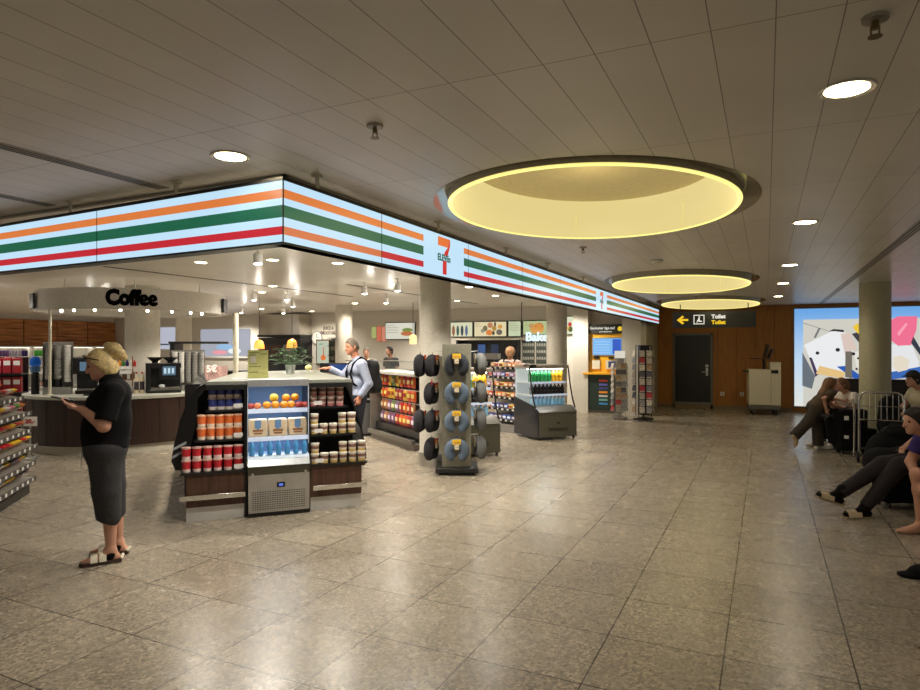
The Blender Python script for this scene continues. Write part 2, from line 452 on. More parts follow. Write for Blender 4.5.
# walls
struct('wall_back', MB().box(-2.75,18.6,0,9,18.8,2.8), WOODWALL, 'dark oak veneer wall at the end of the corridor')
struct('wall_shop_back', MB().box(-25,16.5,0,-2.75,16.7,2.8), WHITEW, 'white back wall of the shop')
struct('wall_shop_end', MB().box(-2.95,16.7,0,-2.75,18.6,2.8), mat('warm_grey_wall', (150,140,118), .6), 'short beige wall beside the oak wall')
struct('wall_left', MB().box(-25,3,0,-22.8,16.5,2.8), WHITEW, 'far left wall of the shop')
struct('baseboard_back', MB().box(-2.75,18.56,0,.62,18.6,.10), mat('baseboard_beige', (120,102,72), .5), 'low baseboard along the oak wall')
vg = MB()
for i in range(6): vg.box(-2.1+.46*i,18.592,2.02 if i < 2 else .1,-2.095+.46*i,18.6,2.75)
struct('trim_2', vg, mat('veneer_joint', (54,34,14), .6), 'narrow joints between the oak panels')
# walnut panels at the left wall
wp = MB()
for i in range(4): wp.box(-22.8, 12.0+1.13*i, 1.72, -22.7, 12.0+1.13*i+1.1, 2.62)
struct('wall_panel', wp, WALNUT, 'striped walnut panels above the wine shelves')
# columns
def column(x, y, r, h=CZ, m=COLUMN, lab='', foot_=False):
    c = MB().lathe([(r,0),(r,h)], 32, 0, (x,y,0))
    o = struct('column', c, m, lab); o['category'] = 'column'
    if foot_:
        MB().lathe([(r+.015,0),(r+.015,.19),(r,.2)], 32, 0, (x,y,0)).build('column_foot', STEEL, o)
    return o
column(-4.28,8.1,.225, lab='white round column behind the travel pillow stand', foot_=True)
column(-4.25,13.9,.23, lab='white round column beside the bakery sign')
column(-10.0,13.8,.22, lab='round column behind the man in the light shirt')
column(-15.9,13.8,.23, lab='round column far behind the coffee counter')
column(-10.2,7.95,.29, lab='wide white column in the middle of the coffee counter')
column(1.68,12.9,.235, m=COLR, lab='round column in front of the lit luggage poster')
struct('pillar', MB().box(-3.2,15.9,0,-2.75,16.5,CZ), COLUMN, 'square white pillar behind the card racks')
struct('pillar', MB().box(-4.49,16.1,0,-4.10,16.5,CZ), COLUMN, 'white wall pier left of the yellow betting terminal')
# door
d = thing('door_1', 'dark door with a steel kick plate in the oak wall', 'door', (-1.82,18.56,0)); d['kind'] = 'structure'
MB().box(-.52,0,0,-.46,.06,2.06).box(.46,0,0,.52,.06,2.06).box(-.52,0,2.0,.52,.06,2.06).build('door_frame', mat('frame_grey_steel', (104,100,90), .4, .5), d)
MB().box(-.46,.02,.17,.46,.05,2.0).build('door_leaf', mat('door_dark', (24,22,22), .35), d)
MB().box(-.46,.012,0.01,.46,.03,.17).build('kick_plate', STEELD, d)
hd = MB().box(.34,.0,.9,.40,.02,1.12).cyl((.37,-.05,1.0),(.37,.01,1.0),.012).cyl((.37,-.05,1.0),(.24,-.05,1.0),.011); hd.build('door_handle', STEEL, d)
MB().box(.33,-.01,1.14,.41,.015,1.2).build('lock', STEEL, d)
for i, x in enumerate((-1.06,-.58)):
    o = thing('wall_socket', ['white wall socket low on the oak wall next to the door','white wall socket low on the oak wall next to the white cart'][i], 'socket', (x,18.6,.42))
    MB().box(-.05,-.02,-.05,.05,0,.05).build('cover_plate', WHITEP, o, bevel=.004); MB().cyl((0,-.024,0),(0,-.018,0),.026).build('socket_insert', GREYP, o)

# ================================================================== STORE SIGN
SX, SY, SZ0, SZ1 = -2.55, 2.92, 2.285, 2.68
skyw = glow('sign_white', (192,226,248), 1.); sorange = glow('sign_orange', (220,122,60), 1., .15); sgreen = glow('sign_green', (26,96,70), 1., .2)
sred = glow('sign_red', (194,38,50), 1., .2); solive = glow('sign_olive', (104,138,92), 1., .5); ssalm = glow('sign_salmon', (208,112,70), 1., .15)
SIGNM = [skyw, sorange, sgreen, sred, solive, ssalm, BLACKM]
bands = [(0,.14,0),(.14,.285,1),(.285,.40,0),(.40,.60,2),(.60,.745,0),(.745,.88,3),(.88,1,0)]
sg = thing('storefront_sign', 'long lit store fascia with orange, green and red stripes wrapping the shop corner', 'sign', (0,0,0))
def YL(x): return SY+.049*(SX-x)      # the left face swings back a little
def sign_panel(face, a, b, gaps, name='panel', lowm=3):
    """face 'R' runs along Y at x=SX, face 'L' along X at y=SY; gaps = plain white stretches"""
    mb = MB(); zt, zb = SZ1-.022, SZ0+.012; H_ = zt-zb
    cuts = sorted({a, b} | {g for q in gaps for g in q if a < g < b})
    for i in range(len(cuts)-1):
        p, q = cuts[i], cuts[i+1]; mid = (p+q)/2
        plain = any(g0 <= mid <= g1 for g0, g1 in gaps)
        for (t0, t1, m_) in ([(0,1,0)] if plain else bands):
            if m_ == 3: m_ = lowm
            z0, z1 = zt-H_*t1, zt-H_*t0
            if face == 'R': mb.add([(SX,p,z0),(SX,q,z0),(SX,q,z1),(SX,p,z1)], [(0,1,2,3)], m_)
            else: mb.add([(p,YL(p),z0),(q,YL(q),z0),(q,YL(q),z1),(p,YL(p),z1)], [(0,1,2,3)], m_)
    return mb.build(name, SIGNM, sg, fixn=False)
gapsR = [(4.62,5.40),(10.55,11.35)]
edR = [2.924,3.985,5.5,7.0,8.5,10.0,11.6,13.1,14.6,16.1,17.47]
for i in range(len(edR)-1): sign_panel('R', edR[i]+.004, edR[i+1]-.004, gapsR, lowm=5 if i == 0 else 3)
for a, b in ((-4.336,-2.555),(-6.2,-4.344)): sign_panel('L', a, b, [])
fr = MB()
fr.box(SX-.10,SY+.02,SZ1-.022,SX+.004,17.48,SZ1).box(SX-.10,SY+.02,SZ0,SX+.004,17.48,SZ0+.012).box(SX-.10,SY+.02,SZ0,SX-.004,17.48,SZ1)
fr.box(SX-.004,17.47,SZ0,SX+.004,17.48,SZ1).box(SX-.003,SY-.002,SZ0,SX+.001,SY+.006,SZ1)
def lp(a, b_): return [(-6.2,YL(-6.2)+a),(SX,YL(SX)+a),(SX,YL(SX)+b_),(-6.2,YL(-6.2)+b_)]
def lq(a, b_, xe): return [(-6.2,YL(-6.2)+a),(xe,YL(xe)+a),(xe,YL(xe)+b_),(-6.2,YL(-6.2)+b_)]
fr.prism(lp(-.004,.1), SZ1-.022, SZ1).prism(lp(-.004,.1), SZ0, SZ0+.012).prism(lq(.004,.1,SX-.006), SZ0+.012, SZ1-.022)
fr.build('sign_frame', BLACKM, sg)
for (x, y) in [(SX-.05,3.3),(SX-.05,4.98),(SX-.05,6.6),(SX-.05,8.1),(SX-.05,9.9),(SX-.05,12.2),(SX-.05,14.6),(SX-.05,16.8),(-3.55,SY+.1),(-4.75,SY+.16),(-5.9,SY+.2)]:
    MB().cyl((x,y,SZ1),(x,y,CZ),.012).cyl((x,y,CZ-.012),(x,y,CZ),.035).build('hanger_rod', CREAMP, sg)
def logo(yc, s=1.):
    lg = bpy.data.objects.new('logo', None); COL.objects.link(lg); lg.parent = sg
    zc = (SZ0+SZ1)/2-.003
    f = lambda pts: [(yc+a*s, zc+b*s) for a, b in pts]
    MB().prism(f([(-.105,.145),(.105,.145),(.068,.075),(-.105,.075)]), SX, SX+.004, 'yz').build('seven_top', glow('logo_orange', (226,112,52)), lg)
    MB().prism(f([(.105,.145),(.105,.09),(.062,.01),(.0,.0),(.012,.03),(.068,.075)]), SX, SX+.004, 'yz').prism(f([(-.02,-.04),(.042,-.04),(.042,-.15),(-.02,-.15)]), SX, SX+.004, 'yz').build('seven_stem', glow('logo_red', (206,44,40)), lg)
    text('ELEVEn', .074*s, glow('logo_green', (30,92,70)), lg, (SX+.003, yc, zc-.02*s), (PI/2,0,PI/2), .001, .003, 'lettering')
logo(4.99, 1.08); logo(10.95, 1.)

# ================================================================== CEILING FIXTURES
lampw = mat('lamp_glow', (255,246,226), .4, emit=9., ecol=(255,244,222))
def spot(loc, rot, energy, size, blend=.5, r=.07, col=(1,.92,.80), parent=None, name='lamp'):
    l = bpy.data.lights.new(name, 'SPOT'); l.energy = energy; l.spot_size = math.radians(size); l.spot_blend = blend; l.shadow_soft_size = r; l.color = col
    o = bpy.data.objects.new(name, l); COL.objects.link(o); o.location = loc; o.rotation_euler = rot
    if parent is not None: o.parent = parent
    return o
def downlight(x, y, label, energy, r=.085, grp=None):
    t = thing('ceiling_downlight', label, 'ceiling light', (x,y,CZ), 0, grp)
    MB().lathe([(r,-.004),(r+.022,-.010),(r+.026,-.002)], 24).build('rim', mat('lamp_rim', (196,190,178), .4), t)
    MB().lathe([(.0001,-.006),(r,-.006)], 24).build('diffuser', lampw, t)
    spot((0,0,-.03), (0,0,0), energy, 150, .6, r, parent=t)
    return t
CORR = [(.31,3.16),(.31,6.37),(.29,9.6),(.27,12.3),(.24,15.4)]
labs = ['largest corridor downlight, at the upper right','second corridor downlight of the row, behind the largest','third corridor downlight of the row along the plank ceiling','fourth corridor downlight of the row along the plank ceiling','farthest corridor downlight of the row, nearest the oak wall']
for (x, y), lb in zip(CORR, labs): downlight(x, y, lb, 44, grp='corridor downlights')
downlight(-2.78, 2.74, 'round downlight above the corner of the striped store sign', 50)
for (x, y) in ((.31,.0),(-2.78,-.6),(3.4,3.16),(3.4,6.4),(3.4,9.6)): # lamps of the same rows, above and behind the viewpoint
    spot((x,y,CZ-.04), (0,0,0), 20, 150, .6, .085)
SHOPD = [(-5.6,6.22,'left of the hung spotlight nearest the sign corner'),(-5.05,6.83,'below the orange stripe, right of the sign corner'),(-9.1,9.8,'above the pendant lamps'),(-13.1,14.1,'far above the oven hood'),(-5.85,9.6,'left of the white column'),(-9.3,13.3,'beside the round column top'),
         (-12.5,15.6,'at the back near the posters'),(-6.6,6.0,'just above the word on the coffee ring'),(-8.0,8.9,'right of the coffee ring'),(-4.9,10.6,'right of the white column'),(-5.2,12.6,'in front of the menu boards'),(-6.6,13.6,'above the middle menu board')]
for x, y, w in SHOPD: downlight(x, y, 'round shop ceiling downlight '+w, 150, .07, 'shop ceiling downlights')
def track(x, y, label, e=170, drop=.1, aim=(0,0,0)):
    t = thing('ceiling_spotlight', label, 'spotlight', (x,y,CZ), 0, 'hung spotlights in the shop')
    MB().cyl((0,0,0),(0,0,-drop),.012).cyl((0,0,0),(0,0,-.015),.04).build('stem', WHITEP, t)
    MB().lathe([(.035,-drop-.11),(.05,-drop-.10),(.05,-drop),(.02,-drop+.02)], 16).build('lamp_head', WHITEP, t)
    MB().lathe([(.001,-drop-.118),(.03,-drop-.116),(.045,-drop-.106)], 16).build('bulb', mat('bulb_glow', (255,250,236), .4, emit=14, ecol=(255,248,230)), t)
    spot((0,0,-drop-.13), aim, e, 130, .5, .045, (1,.94,.84), t)
    if 'hidden' in label: return
    l = bpy.data.lights.new('halo_lamp', 'POINT'); l.energy = 3; l.color = (1,.94,.84); l.shadow_soft_size = .05; lo = bpy.data.objects.new('halo_lamp', l); COL.objects.link(lo); lo.parent = t; lo.location = (.12,0,-drop-.25)  # extra point light added for the glow on the ceiling round the head
TR = [(-3.5,4.1,'hidden behind the striped sign near its corner'),(-3.2,5.6,'hidden behind the striped sign, second'),(-3.1,7.3,'hidden behind the striped sign, third'),(-3.0,9.6,'hidden behind the striped sign, fourth'),(-4.93,5.25,'nearest the sign corner'),(-8.87,9.34,'second behind the sign corner'),(-12.4,12.6,'left of the orange pendant lamps'),(-11.6,13.3,'above the orange pendant lamps'),(-9.5,11.2,'above the green menu stand'),(-6.1,9.0,'left of the white column, closer one'),  # first four are added out of sight to light the island front
      (-5.3,8.75,'touching the left edge of the white column'),(-7.0,11.1,'behind the man in the light shirt'),(-10.6,9.5,'right of the coffee ring'),(-8.2,9.5,'behind the right end of the coffee ring'),(-12.8,9.0,'behind the left end of the coffee ring'),(-12.3,5.6,'left end of the coffee ring'),(-14.2,9.6,'over the wine shelves'),(-16.5,12.2,'over the far wine shelves'),(-12.5,6.4,'at the left edge of the picture')]
for x, y, w in TR: track(x, y, 'white hung spotlight '+w)
for (x, y) in ((-19.5,13),(-19.5,9),(-15,7),(-8.5,15),(-16,15.5),(-4.6,15.3)): spot((x,y,CZ-.05), (0,0,0), 260, 150, .6, .08)  # fill spots without fixtures, added to brighten the shop
def slot(x0, y0, x1, y1, label, n=3):
    L = math.hypot(x1-x0, y1-y0); t = thing('air_slot', label, 'air vent', (x0,y0,CZ), math.atan2(y1-y0, x1-x0))
    MB().box(0,-.05,-.006,L,.05,.0).build('slot_frame', mat('slot_frame_grey', (172,166,154), .4), t)
    for i in range(n):
        y = -.032+.064*i/(n-1); MB().box(.01,y-.0045,-.008,L-.01,y+.0045,-.0055).build('slot_opening', mat('slot_dark', (28,26,24), .6), t)
slot(-3.76,-1,-3.76,3.1, 'long slotted air vent in the ceiling above the left sign face')
slot(-5.0,-1,-5.0,3.1, 'second slotted air vent at the left edge')
slot(1.25,4.5,1.25,18.5, 'long slotted air vent running to the lit luggage poster')
slot(-8.1,5.7,-8.1,11.5, 'slotted air vent in the shop ceiling right of the coffee ring')
slot(-6.6,9.2,-6.6,14.8, 'slotted air vent in the shop ceiling left of the white column')
def sprinkler(x, y, label):
    t = thing('ceiling_sprinkler', label, 'sprinkler', (x,y,CZ))
    MB().lathe([(.042,-.0),(.040,-.012),(.02,-.014)], 18).build('escutcheon', mat('sprinkler_plate', (150,142,124), .4, .4), t)
    MB().cyl((0,0,-.01),(0,0,-.04),.012).cyl((.012,0,-.03),(.012,0,-.062),.003).cyl((-.012,0,-.03),(-.012,0,-.062),.003).lathe([(.004,-.06),(.022,-.064),(.022,-.067),(.004,-.067)], 12).build('sprinkler_head', mat('brass_dull', (120,104,70), .35, .8), t)
sprinkler(-1.747,2.668,'ceiling sprinkler above the sign corner'); sprinkler(.328,2.516,'ceiling sprinkler at the upper right corner'); sprinkler(-1.815,6.913,'ceiling sprinkler behind the largest oval light')
sm = thing('smoke_detector', 'round smoke detector on the ceiling before the second oval light', 'smoke detector', (-1.243,8.351,CZ))
MB().lathe([(.07,0),(.07,-.02),(.05,-.045),(.0001,-.05)], 20).build('detector_body', CREAMP, sm); MB().lathe([(.074,-.012),(.08,-.006),(.074,0)], 20).build('base_ring', GREYP, sm)
# oval light drums
yel = glow('drum_glow', (228,208,138), .98); lip = glow('led_lip', (255,240,140), 1.25); roofm = mat('drum_roof', (196,178,130), .7, emit=.22, ecol=(200,180,120))  # emission of the drum's top stands in for LED light falling on it
flm = mat('polished_flange', (176,168,150), .14, .45, vary=.02)
for i, (x, y, rx, ry, z) in enumerate(OVALS):
    t = thing('oval_ceiling_light', ['largest glowing oval ceiling light, nearest one','second glowing oval ceiling light, middle one of the three','smallest glowing oval ceiling light above the toilet sign'][i], 'ceiling light', (x,y,0), 0, 'oval ceiling lights')
    def ring(rs, n=96, s_=None):
        mb = MB(); vs = []
        for (dr, dz) in rs:
            for k in range(n): a = 2*PI*k/n; vs.append(((rx+dr)*math.cos(a), (ry+dr)*math.sin(a), dz))
        for j in range(len(rs)-1): mb.add(vs, [(j*n+k, j*n+(k+1)%n, (j+1)*n+(k+1)%n, (j+1)*n+k) for k in range(n)], 0, True)
        return mb
    n = 96; fv = []
    for k in range(n): a = 2*PI*k/n; fv.append(((rx+.145)*math.cos(a), (ry+.085)*math.sin(a), CZ-.002))
    for k in range(n): a = 2*PI*k/n; fv.append((rx*math.cos(a), ry*math.sin(a), CZ+.03))
    MB().add(fv, [(k,(k+1)%n,n+(k+1)%n,n+k) for k in range(n)], 0, True).build('flange', flm, t)
    top = z+.33
    ring([(0,z),(-.0,z+.06),(-.04,top-.08),(-.12,top)]).build('drum_wall', yel, t)
    ring([(.02,z),(.02,CZ+.04)]).build('drum_shell', mat('drum_shell_grey', (170,160,130), .5), t)
    ring([(-.012,z),(0,z-.012),(.014,z-.008),(.022,z+.004)]).build('led_lip', lip, t)
    mb = MB(); mb.add([((rx-.12)*math.cos(2*PI*k/n), (ry-.12)*math.sin(2*PI*k/n), top) for k in range(n)], [tuple(range(n))]); mb.build('drum_roof', roofm, t)
    for (wx, wy) in ((-.42,.88*ry),(.52,.82*ry)):
        MB().cyl((wx*rx,wy,z),(wx*rx,wy,top),.004,n=6).build('wire', mat('lit_wire', (230,214,140), .4, emit=.5, ecol=(240,226,150)), t)
    l = bpy.data.lights.new('lamp', 'POINT'); l.energy = 9; l.color = (1,.86,.5); l.shadow_soft_size = .5
    lo = bpy.data.objects.new('lamp', l); COL.objects.link(lo); lo.parent = t; lo.location = (0,0,z+.15)

# ================================================================== COFFEE RING + COUNTER
CX, CY = -10.08, 7.70
cr = thing('coffee_sign', 'white oval hanging ring lettered Coffee over the round counter', 'sign', (CX,CY,0))
RR = 1.50
mb = MB().lathe([(RR,2.27),(RR,2.60),(RR-.12,2.60),(RR-.12,2.27),(RR,2.27)], 80, caps=False)
mb.build('ring_band', mat('ring_white', (226,222,214), .45), cr)
def bend_text(body, size, R, z, ang, mt, parent, bold, sx=1.):
    o = text(body, size, mt, parent, (0,0,0), (0,0,0), .0015, bold, 'lettering', sx=1.)
    for v in o.data.vertices:
        x, y, d_ = v.co.x*sx, v.co.y, v.co.z
        a = ang + x/R; v.co = ((R+.004+d_)*math.cos(a), (R+.004+d_)*math.sin(a), z+y)
    return o
# viewer direction from ring centre
va = math.atan2(-CY, -CX)
bend_text('Coffee', .315, RR, 2.44, va-.03, mat('sign_black', (8,8,9), .9, spec=.05), cr, .022, .84)
for a, nm in ((va-1.30,'l'),(va+1.25,'r')):
    mb = MB(); R_ = Matrix.Rotation(a, 3, 'Z'); mb.obox(R_ @ Vector((RR+.03,0,2.42)), .03, .32, .24, R_); mb.build('side_plaque', mat('plaque_dark', (44,46,60), .4), cr)
for k in range(8):
    a = va-1.2+.34*k; MB().cyl(((RR-.35)*math.cos(a),(RR-.35)*math.sin(a),2.30),((RR-.35)*math.cos(a),(RR-.35)*math.sin(a),2.25),.02,n=12).build('ring_spot', mat('bulb_glow',(255,250,236)), cr)
for k in range(3):
    a = va-1.0+1.0*k; MB().cyl((1.2*math.cos(a),1.2*math.sin(a),2.6),(1.2*math.cos(a),1.2*math.sin(a),CZ),.012).build('hanger_rod', WHITEP, cr)
for k in range(4):
    a = va-1.1+.72*k; spot(((RR-.35)*math.cos(a),(RR-.35)*math.sin(a),2.24), (0,0,0), 20, 140, .6, .05, (1,.94,.84), cr)
# two slim poles
CT0 = .906
for px, py, lb in ((-10.32,6.36,'slim white pole left of the coffee counter machines'),(-8.75,8.75,'slim cream pole at the right end of the coffee ring')):
    po = thing('support_pole', lb, 'pole', (px,py,0)); zb_ = CT0 if px < -10 else 0.; po.location.z = zb_; MB().cyl((0,0,.0),(0,0,2.3-zb_),.022 if px < -10 else .05,n=12).build('pole_shaft', CREAMP, po); MB().lathe([(.06,0),(.06,.012),(.03,.02)], 16).build('pole_foot', CREAMP, po)
CX, CY = -10.23, 7.63
ct = thing('coffee_counter', 'round dark wood coffee counter with a pale worktop', 'counter', (CX,CY,0))
CR_ = 1.52
MB().lathe([(.72,.13),(.72,.0),(CR_-.10,.0),(CR_-.10,.13),(.72,.13)], 72, caps=False).build('plinth', mat('plinth_cream', (190,184,168), .4), ct)
mb = MB().lathe([(CR_-.03,.14),(CR_-.03,.86)], 72, caps=False); mb.lathe([(.72,.14),(CR_-.03,.14)], 72, caps=False); mb.build('counter_body', DARKWOOD, ct)
sm_ = MB()
for k in range(14): a = va-1.5+.23*k; R_ = Matrix.Rotation(a,3,'Z'); sm_.obox(R_ @ Vector((CR_-.028,0,.5)), .004,.006,.70,R_)
sm_.build('panel_joint', BLACK, ct)
MB().lathe([(.72,.905),(.72,.86),(CR_,.86),(CR_,.905),(.72,.905)], 72, caps=False).build('worktop', STONE, ct)
CT = .906
def onc(px_, depth):          # a point on the counter seen from the hall
    pass
cf = Fr(CX, CY, math.degrees(va)+90)     # x to the viewer's right, y toward the back
def C(x, y, z=CT): return cf.w(x, y, z)
crz = cf.a
# ---- things on the counter
t = thing('cup_dispenser', 'tall rack of stacked grey takeaway cups beside the woman, left on the coffee counter', 'cup rack', C(-.98,-.42), crz)
mb = MB().box(-.2,-.12,0,.2,.12,.12); mb.build('rack_base', GREYP, t)
for i in range(2):
    for j in range(2):
        c = MB(); x = -.13+.13*i; y = -.06+.12*j
        c.lathe([(.052,.12),(.05,.24)], 14, 1, (x,y,0))
        for k in range(11): c.lathe([(.040,.25+.052*k),(.052,.297+.052*k),(.047,.30+.052*k)], 14, 0, (x,y,0))
        c.build('cup_stack', [mat('cup_grey', (148,146,142), .5), BLACK], t)
for i in range(2):
    c = MB()
    for k in range(12): c.lathe([(.040,.20+.05*k),(.052,.247+.05*k),(.047,.25+.05*k)], 14, 0, (.12+.02,-.07+.14*i,0))
    c.build('cup_stack', WHITEP, t)
MB().box(-.21,-.02,.12,-.2,.13,.84).box(.2,-.02,.12,.21,.13,.84).box(-.21,.12,.12,.21,.13,.86).build('rack_frame', STEELD, t)
t = thing('canister', 'slim black canister under the bright blue bag by the slim pole', 'canister', C(-1.31,-.26), crz)
MB().lathe([(.06,0),(.06,.34),(.04,.36)], 14).build('canister_body', BLACK, t)
t = thing('drink_pack', 'bright blue plastic bag of drinks beside the slim pole', 'bag', C(-1.31,-.26,CT+.361), crz)
MB().lathe([(.06,0),(.075,.03),(.07,.09),(.06,.1)], 12).build('bag_base', mat('blue_plastic_pale', (92,140,196), .3), t); MB().lathe([(.06,.1),(.085,.13),(.08,.2),(.05,.25),(.015,.26)], 12).build('bag_top', mat('blue_plastic', (24,112,224), .3, emit=.1), t)
def coffee_machine(label, loc, s=1.):
    t = thing('coffee_machine', label, 'coffee machine', loc, crz)
    MB().box(-.27,-.22,0,.27,.22,.05).box(-.27,.0,.05,.27,.22,.5).box(-.27,-.22,.05,-.2,.0,.5).box(-.27,-.22,.42,.27,.0,.5).build('machine_body', BLACK, t, bevel=.008)
    sc = MB().box(-.07,-.27,.24,.23,-.235,.5); sc.build('screen_housing', BLACK, t, bevel=.006)
    mb = MB().box(-.02,-.274,.30,.18,-.27,.45); 
    mb.build('screen', glow('machine_screen', (86,112,132), .9), t)
    for k in range(3): MB().box(.0+.06*k,-.276,.33,.035+.06*k,-.274,.42).build('screen_icon', glow('screen_icon', (188,214,226)), t)
    MB().box(-.19,-.2,.05,.25,-.02,.09).build('drip_tray', STEELD, t)
    MB().cyl((0,-.12,.24),(0,-.12,.34),.03).cyl((.12,-.12,.24),(.12,-.12,.34),.03).build('spout', STEEL, t)
    for x in (-.13,.11):
        MB().lathe([(.045,.5),(.05,.53),(.12,.585),(.125,.60),(.118,.60),(.04,.54)], 20, 0, (x,0,0)).build('bean_hopper', mat('hopper_dark', (40,36,34), .2), t)
    return t
coffee_machine('black coffee machine with a lit screen and two bean hoppers, coffee counter', C(.58,-.72))
t = thing('coffee_machine', 'black touch-screen coffee machine partly hidden by the woman with the bun', 'coffee machine', C(-.56,-.55), crz)
MB().box(-.17,0,0,.17,.25,.06).box(-.15,.06,.06,.15,.25,.4).build('machine_body', BLACK, t, bevel=.006)
MB().box(-.2,-.06,.33,.16,0,.6).build('screen_housing', BLACK, t, bevel=.008); MB().box(-.1,-.064,.38,.12,-.06,.53).build('screen', glow('machine_screen',(0,0,0)), t); MB().box(-.14,-.08,.06,.14,.0,.09).build('drip_tray', STEELD, t)
t = thing('cup_dispenser', 'tall dispenser of white and grey cup columns behind the coffee machine', 'cup rack', C(1.02,-.35), crz)
for i in range(5):
    c = MB(); x = -.24+.11*i
    for k in range(11): c.lathe([(.038,.14+.05*k),(.049,.187+.05*k),(.045,.19+.05*k)], 12, 0, (x,0,0))
    c.build('cup_stack', WHITEP if i < 2 else mat('cup_grey',(0,0,0)), t)
    MB().lathe([(.04,0),(.045,.1)], 12, 0, (x,-.06,0)).build('loose_cup', [CREAMP, GREYP][i % 2], t)
MB().box(-.31,.055,0,.26,.07,.72).box(-.31,-.06,.125,.26,.055,.135).build('rack_frame', STEELD, t)
t = thing('condiment_rack', 'small wooden rack of syrups and sauces at the white column', 'rack', C(-.08,-.62), crz)
MB().box(-.20,0,0,-.18,.2,.46).box(.18,0,0,.20,.2,.62).box(-.2,0,.02,.2,.2,.04).box(-.2,0,.21,.2,.2,.225).box(-.2,0,.42,.2,.2,.44).build('rack_frame', mat('rack_wood', (132,96,66), .5), t)
MB().box(-.19,-.004,.40,.19,0,.45).box(-.19,-.004,.02,.19,0,.11).box(-.19,-.004,.2,-.05,0,.26).box(0,-.004,.32,.18,0,.38).build('price_strip', PRICE, t)
cols = [(196,60,40),(228,140,40),(60,120,60),(40,40,90),(226,226,220),(180,30,40)]
mk = [Maker(MB().lathe([(.026,0),(.026,.075),(.012,.09),(.012,.11)], 12).build('sauce_bottle', mat('sauce%d' % i, c, .35)), 'bottle', 'sauce bottles on the wooden rack') for i, c in enumerate(cols)]
cn = ['red','orange','green','dark blue','white','crimson']
for i in range(6): mk[i].put(C(-.14+.056*i,-.52,CT+.441), 0, '%s sauce bottle, %s on top of the small wooden rack' % (cn[i], ORD[i]))
jm = Maker(MB().lathe([(.035,0),(.035,.11),(.03,.125)], 12).build('jar', mat('jar_brown', (104,72,50), .35)), 'jar', 'jars on the wooden rack')
for i in range(3): jm.put(C(-.13+.12*i,-.52,CT+.226), 0, 'brown jar, %s on the middle board of the small wooden rack' % ORD[i])
sb = MB().lathe([(.034,0),(.034,.24),(.014,.29),(.014,.33)], 12).build('syrup_bottle', mat('syrup_pale', (212,196,160), .3)); MB().lathe([(.0355,.06),(.0355,.2)], 12).build('label_band', mat('label_dark', (60,50,60), .5), sb); MB().cyl((0,0,.33),(0,0,.36),.016,n=10).build('cap', mat('cap_red', (170,40,40), .4), sb)
sm2 = Maker(sb, 'bottle', 'syrup bottles beside the coffee machine')
for i in range(2): sm2.put(C(.17+.085*i,-.86), .5*i, '%s pale syrup bottle standing left of the coffee machine' % ['left','right'][i])
pk = MB().ball((0,0,.025),.06,.045,.03).build('sugar_packet_heap', mat('packet_white', (214,216,220), .5)); tag(pk, 'small heap of blue and white packets in front of the coffee machine', 'packets'); pk.location = C(.55,-.88,CT+.09)
tr_ = MB().box(-.2,-.09,0,.2,.09,.02).build('price_tray', BLACK); tag(tr_, 'low black tray with white price card between the two coffee machines', 'tray'); tr_.location = C(-.38,-.93); tr_.rotation_euler.z = crz
MB().box(-.05,-.096,.0,.05,-.092,.05).build('price_card', PRICE, tr_)
# ================================================================== CORNER KIOSK (three fronts)
K = Fr(-4.99, 4.36, 47.8)
def Kw(x, y, z=0.): return K.w(x, y, z)
kr = K.a
k = thing('display_island', 'three-part self-service island with brown fronts and a cooler in the middle', 'display island', Kw(0,0), kr)
KD = 2.9
for x0, x1, nm in ((0.0,.535,'l'),(1.17,1.70,'r')):
    MB().box(x0,.02,0,x1,.6,.14).build('steel_plinth', mat('plinth_steel', (206,204,200), .35, .4, scale=6), k)
    MB().box(x0,.0,.14,x1,.6,.47).build('front_panel', KIOSKWOOD, k)
    xa, xb = (x0-.06, x1) if x0 < .5 else (x0+.02, x1+.05)
    MB().box(xa,-.05,.215,xb,-.035,.265).box(xa+.1,-.04,.225,xa+.13,0,.255).box(xb-.13,-.04,.225,xb-.1,0,.255).build('bumper_rail', CHROME, k, bevel=.004)
# shelves: (x0,x1,y,z)
SH = [(-.05,.54,.0,.475),(.07,.54,.05,.775),(.175,.54,.09,1.06),(1.165,1.76,.0,.475),(1.165,1.66,.05,.775),(1.165,1.57,.09,1.06)]
for x0, x1, y, z in SH:
    s_ = MB().box(x0,y-.02,z-.02,x1,.42,z).build('shelf_board', BLACK, k)
    xc = x1-.11 if x0 < .6 else x0+.05
    MB().box(xc,y-.026,z+.02,xc+.085,y-.022,z+.06).build('price_card', PRICE, s_)
for xa, xb in ((-.02,.55),(1.165,1.70)): MB().box(xa,.42,.47,xb,.45,1.3).build('shelf_back', mat('deep_brown_back', (30,22,18), .6), k)
for x in (.535,1.155):
    MB().prism([(-.01,0),(-.01,.5),(.03,1.3),(.46,1.3),(.46,0)], x-.008, x+.012, 'yz').build('divider_panel', BLACKM, k)
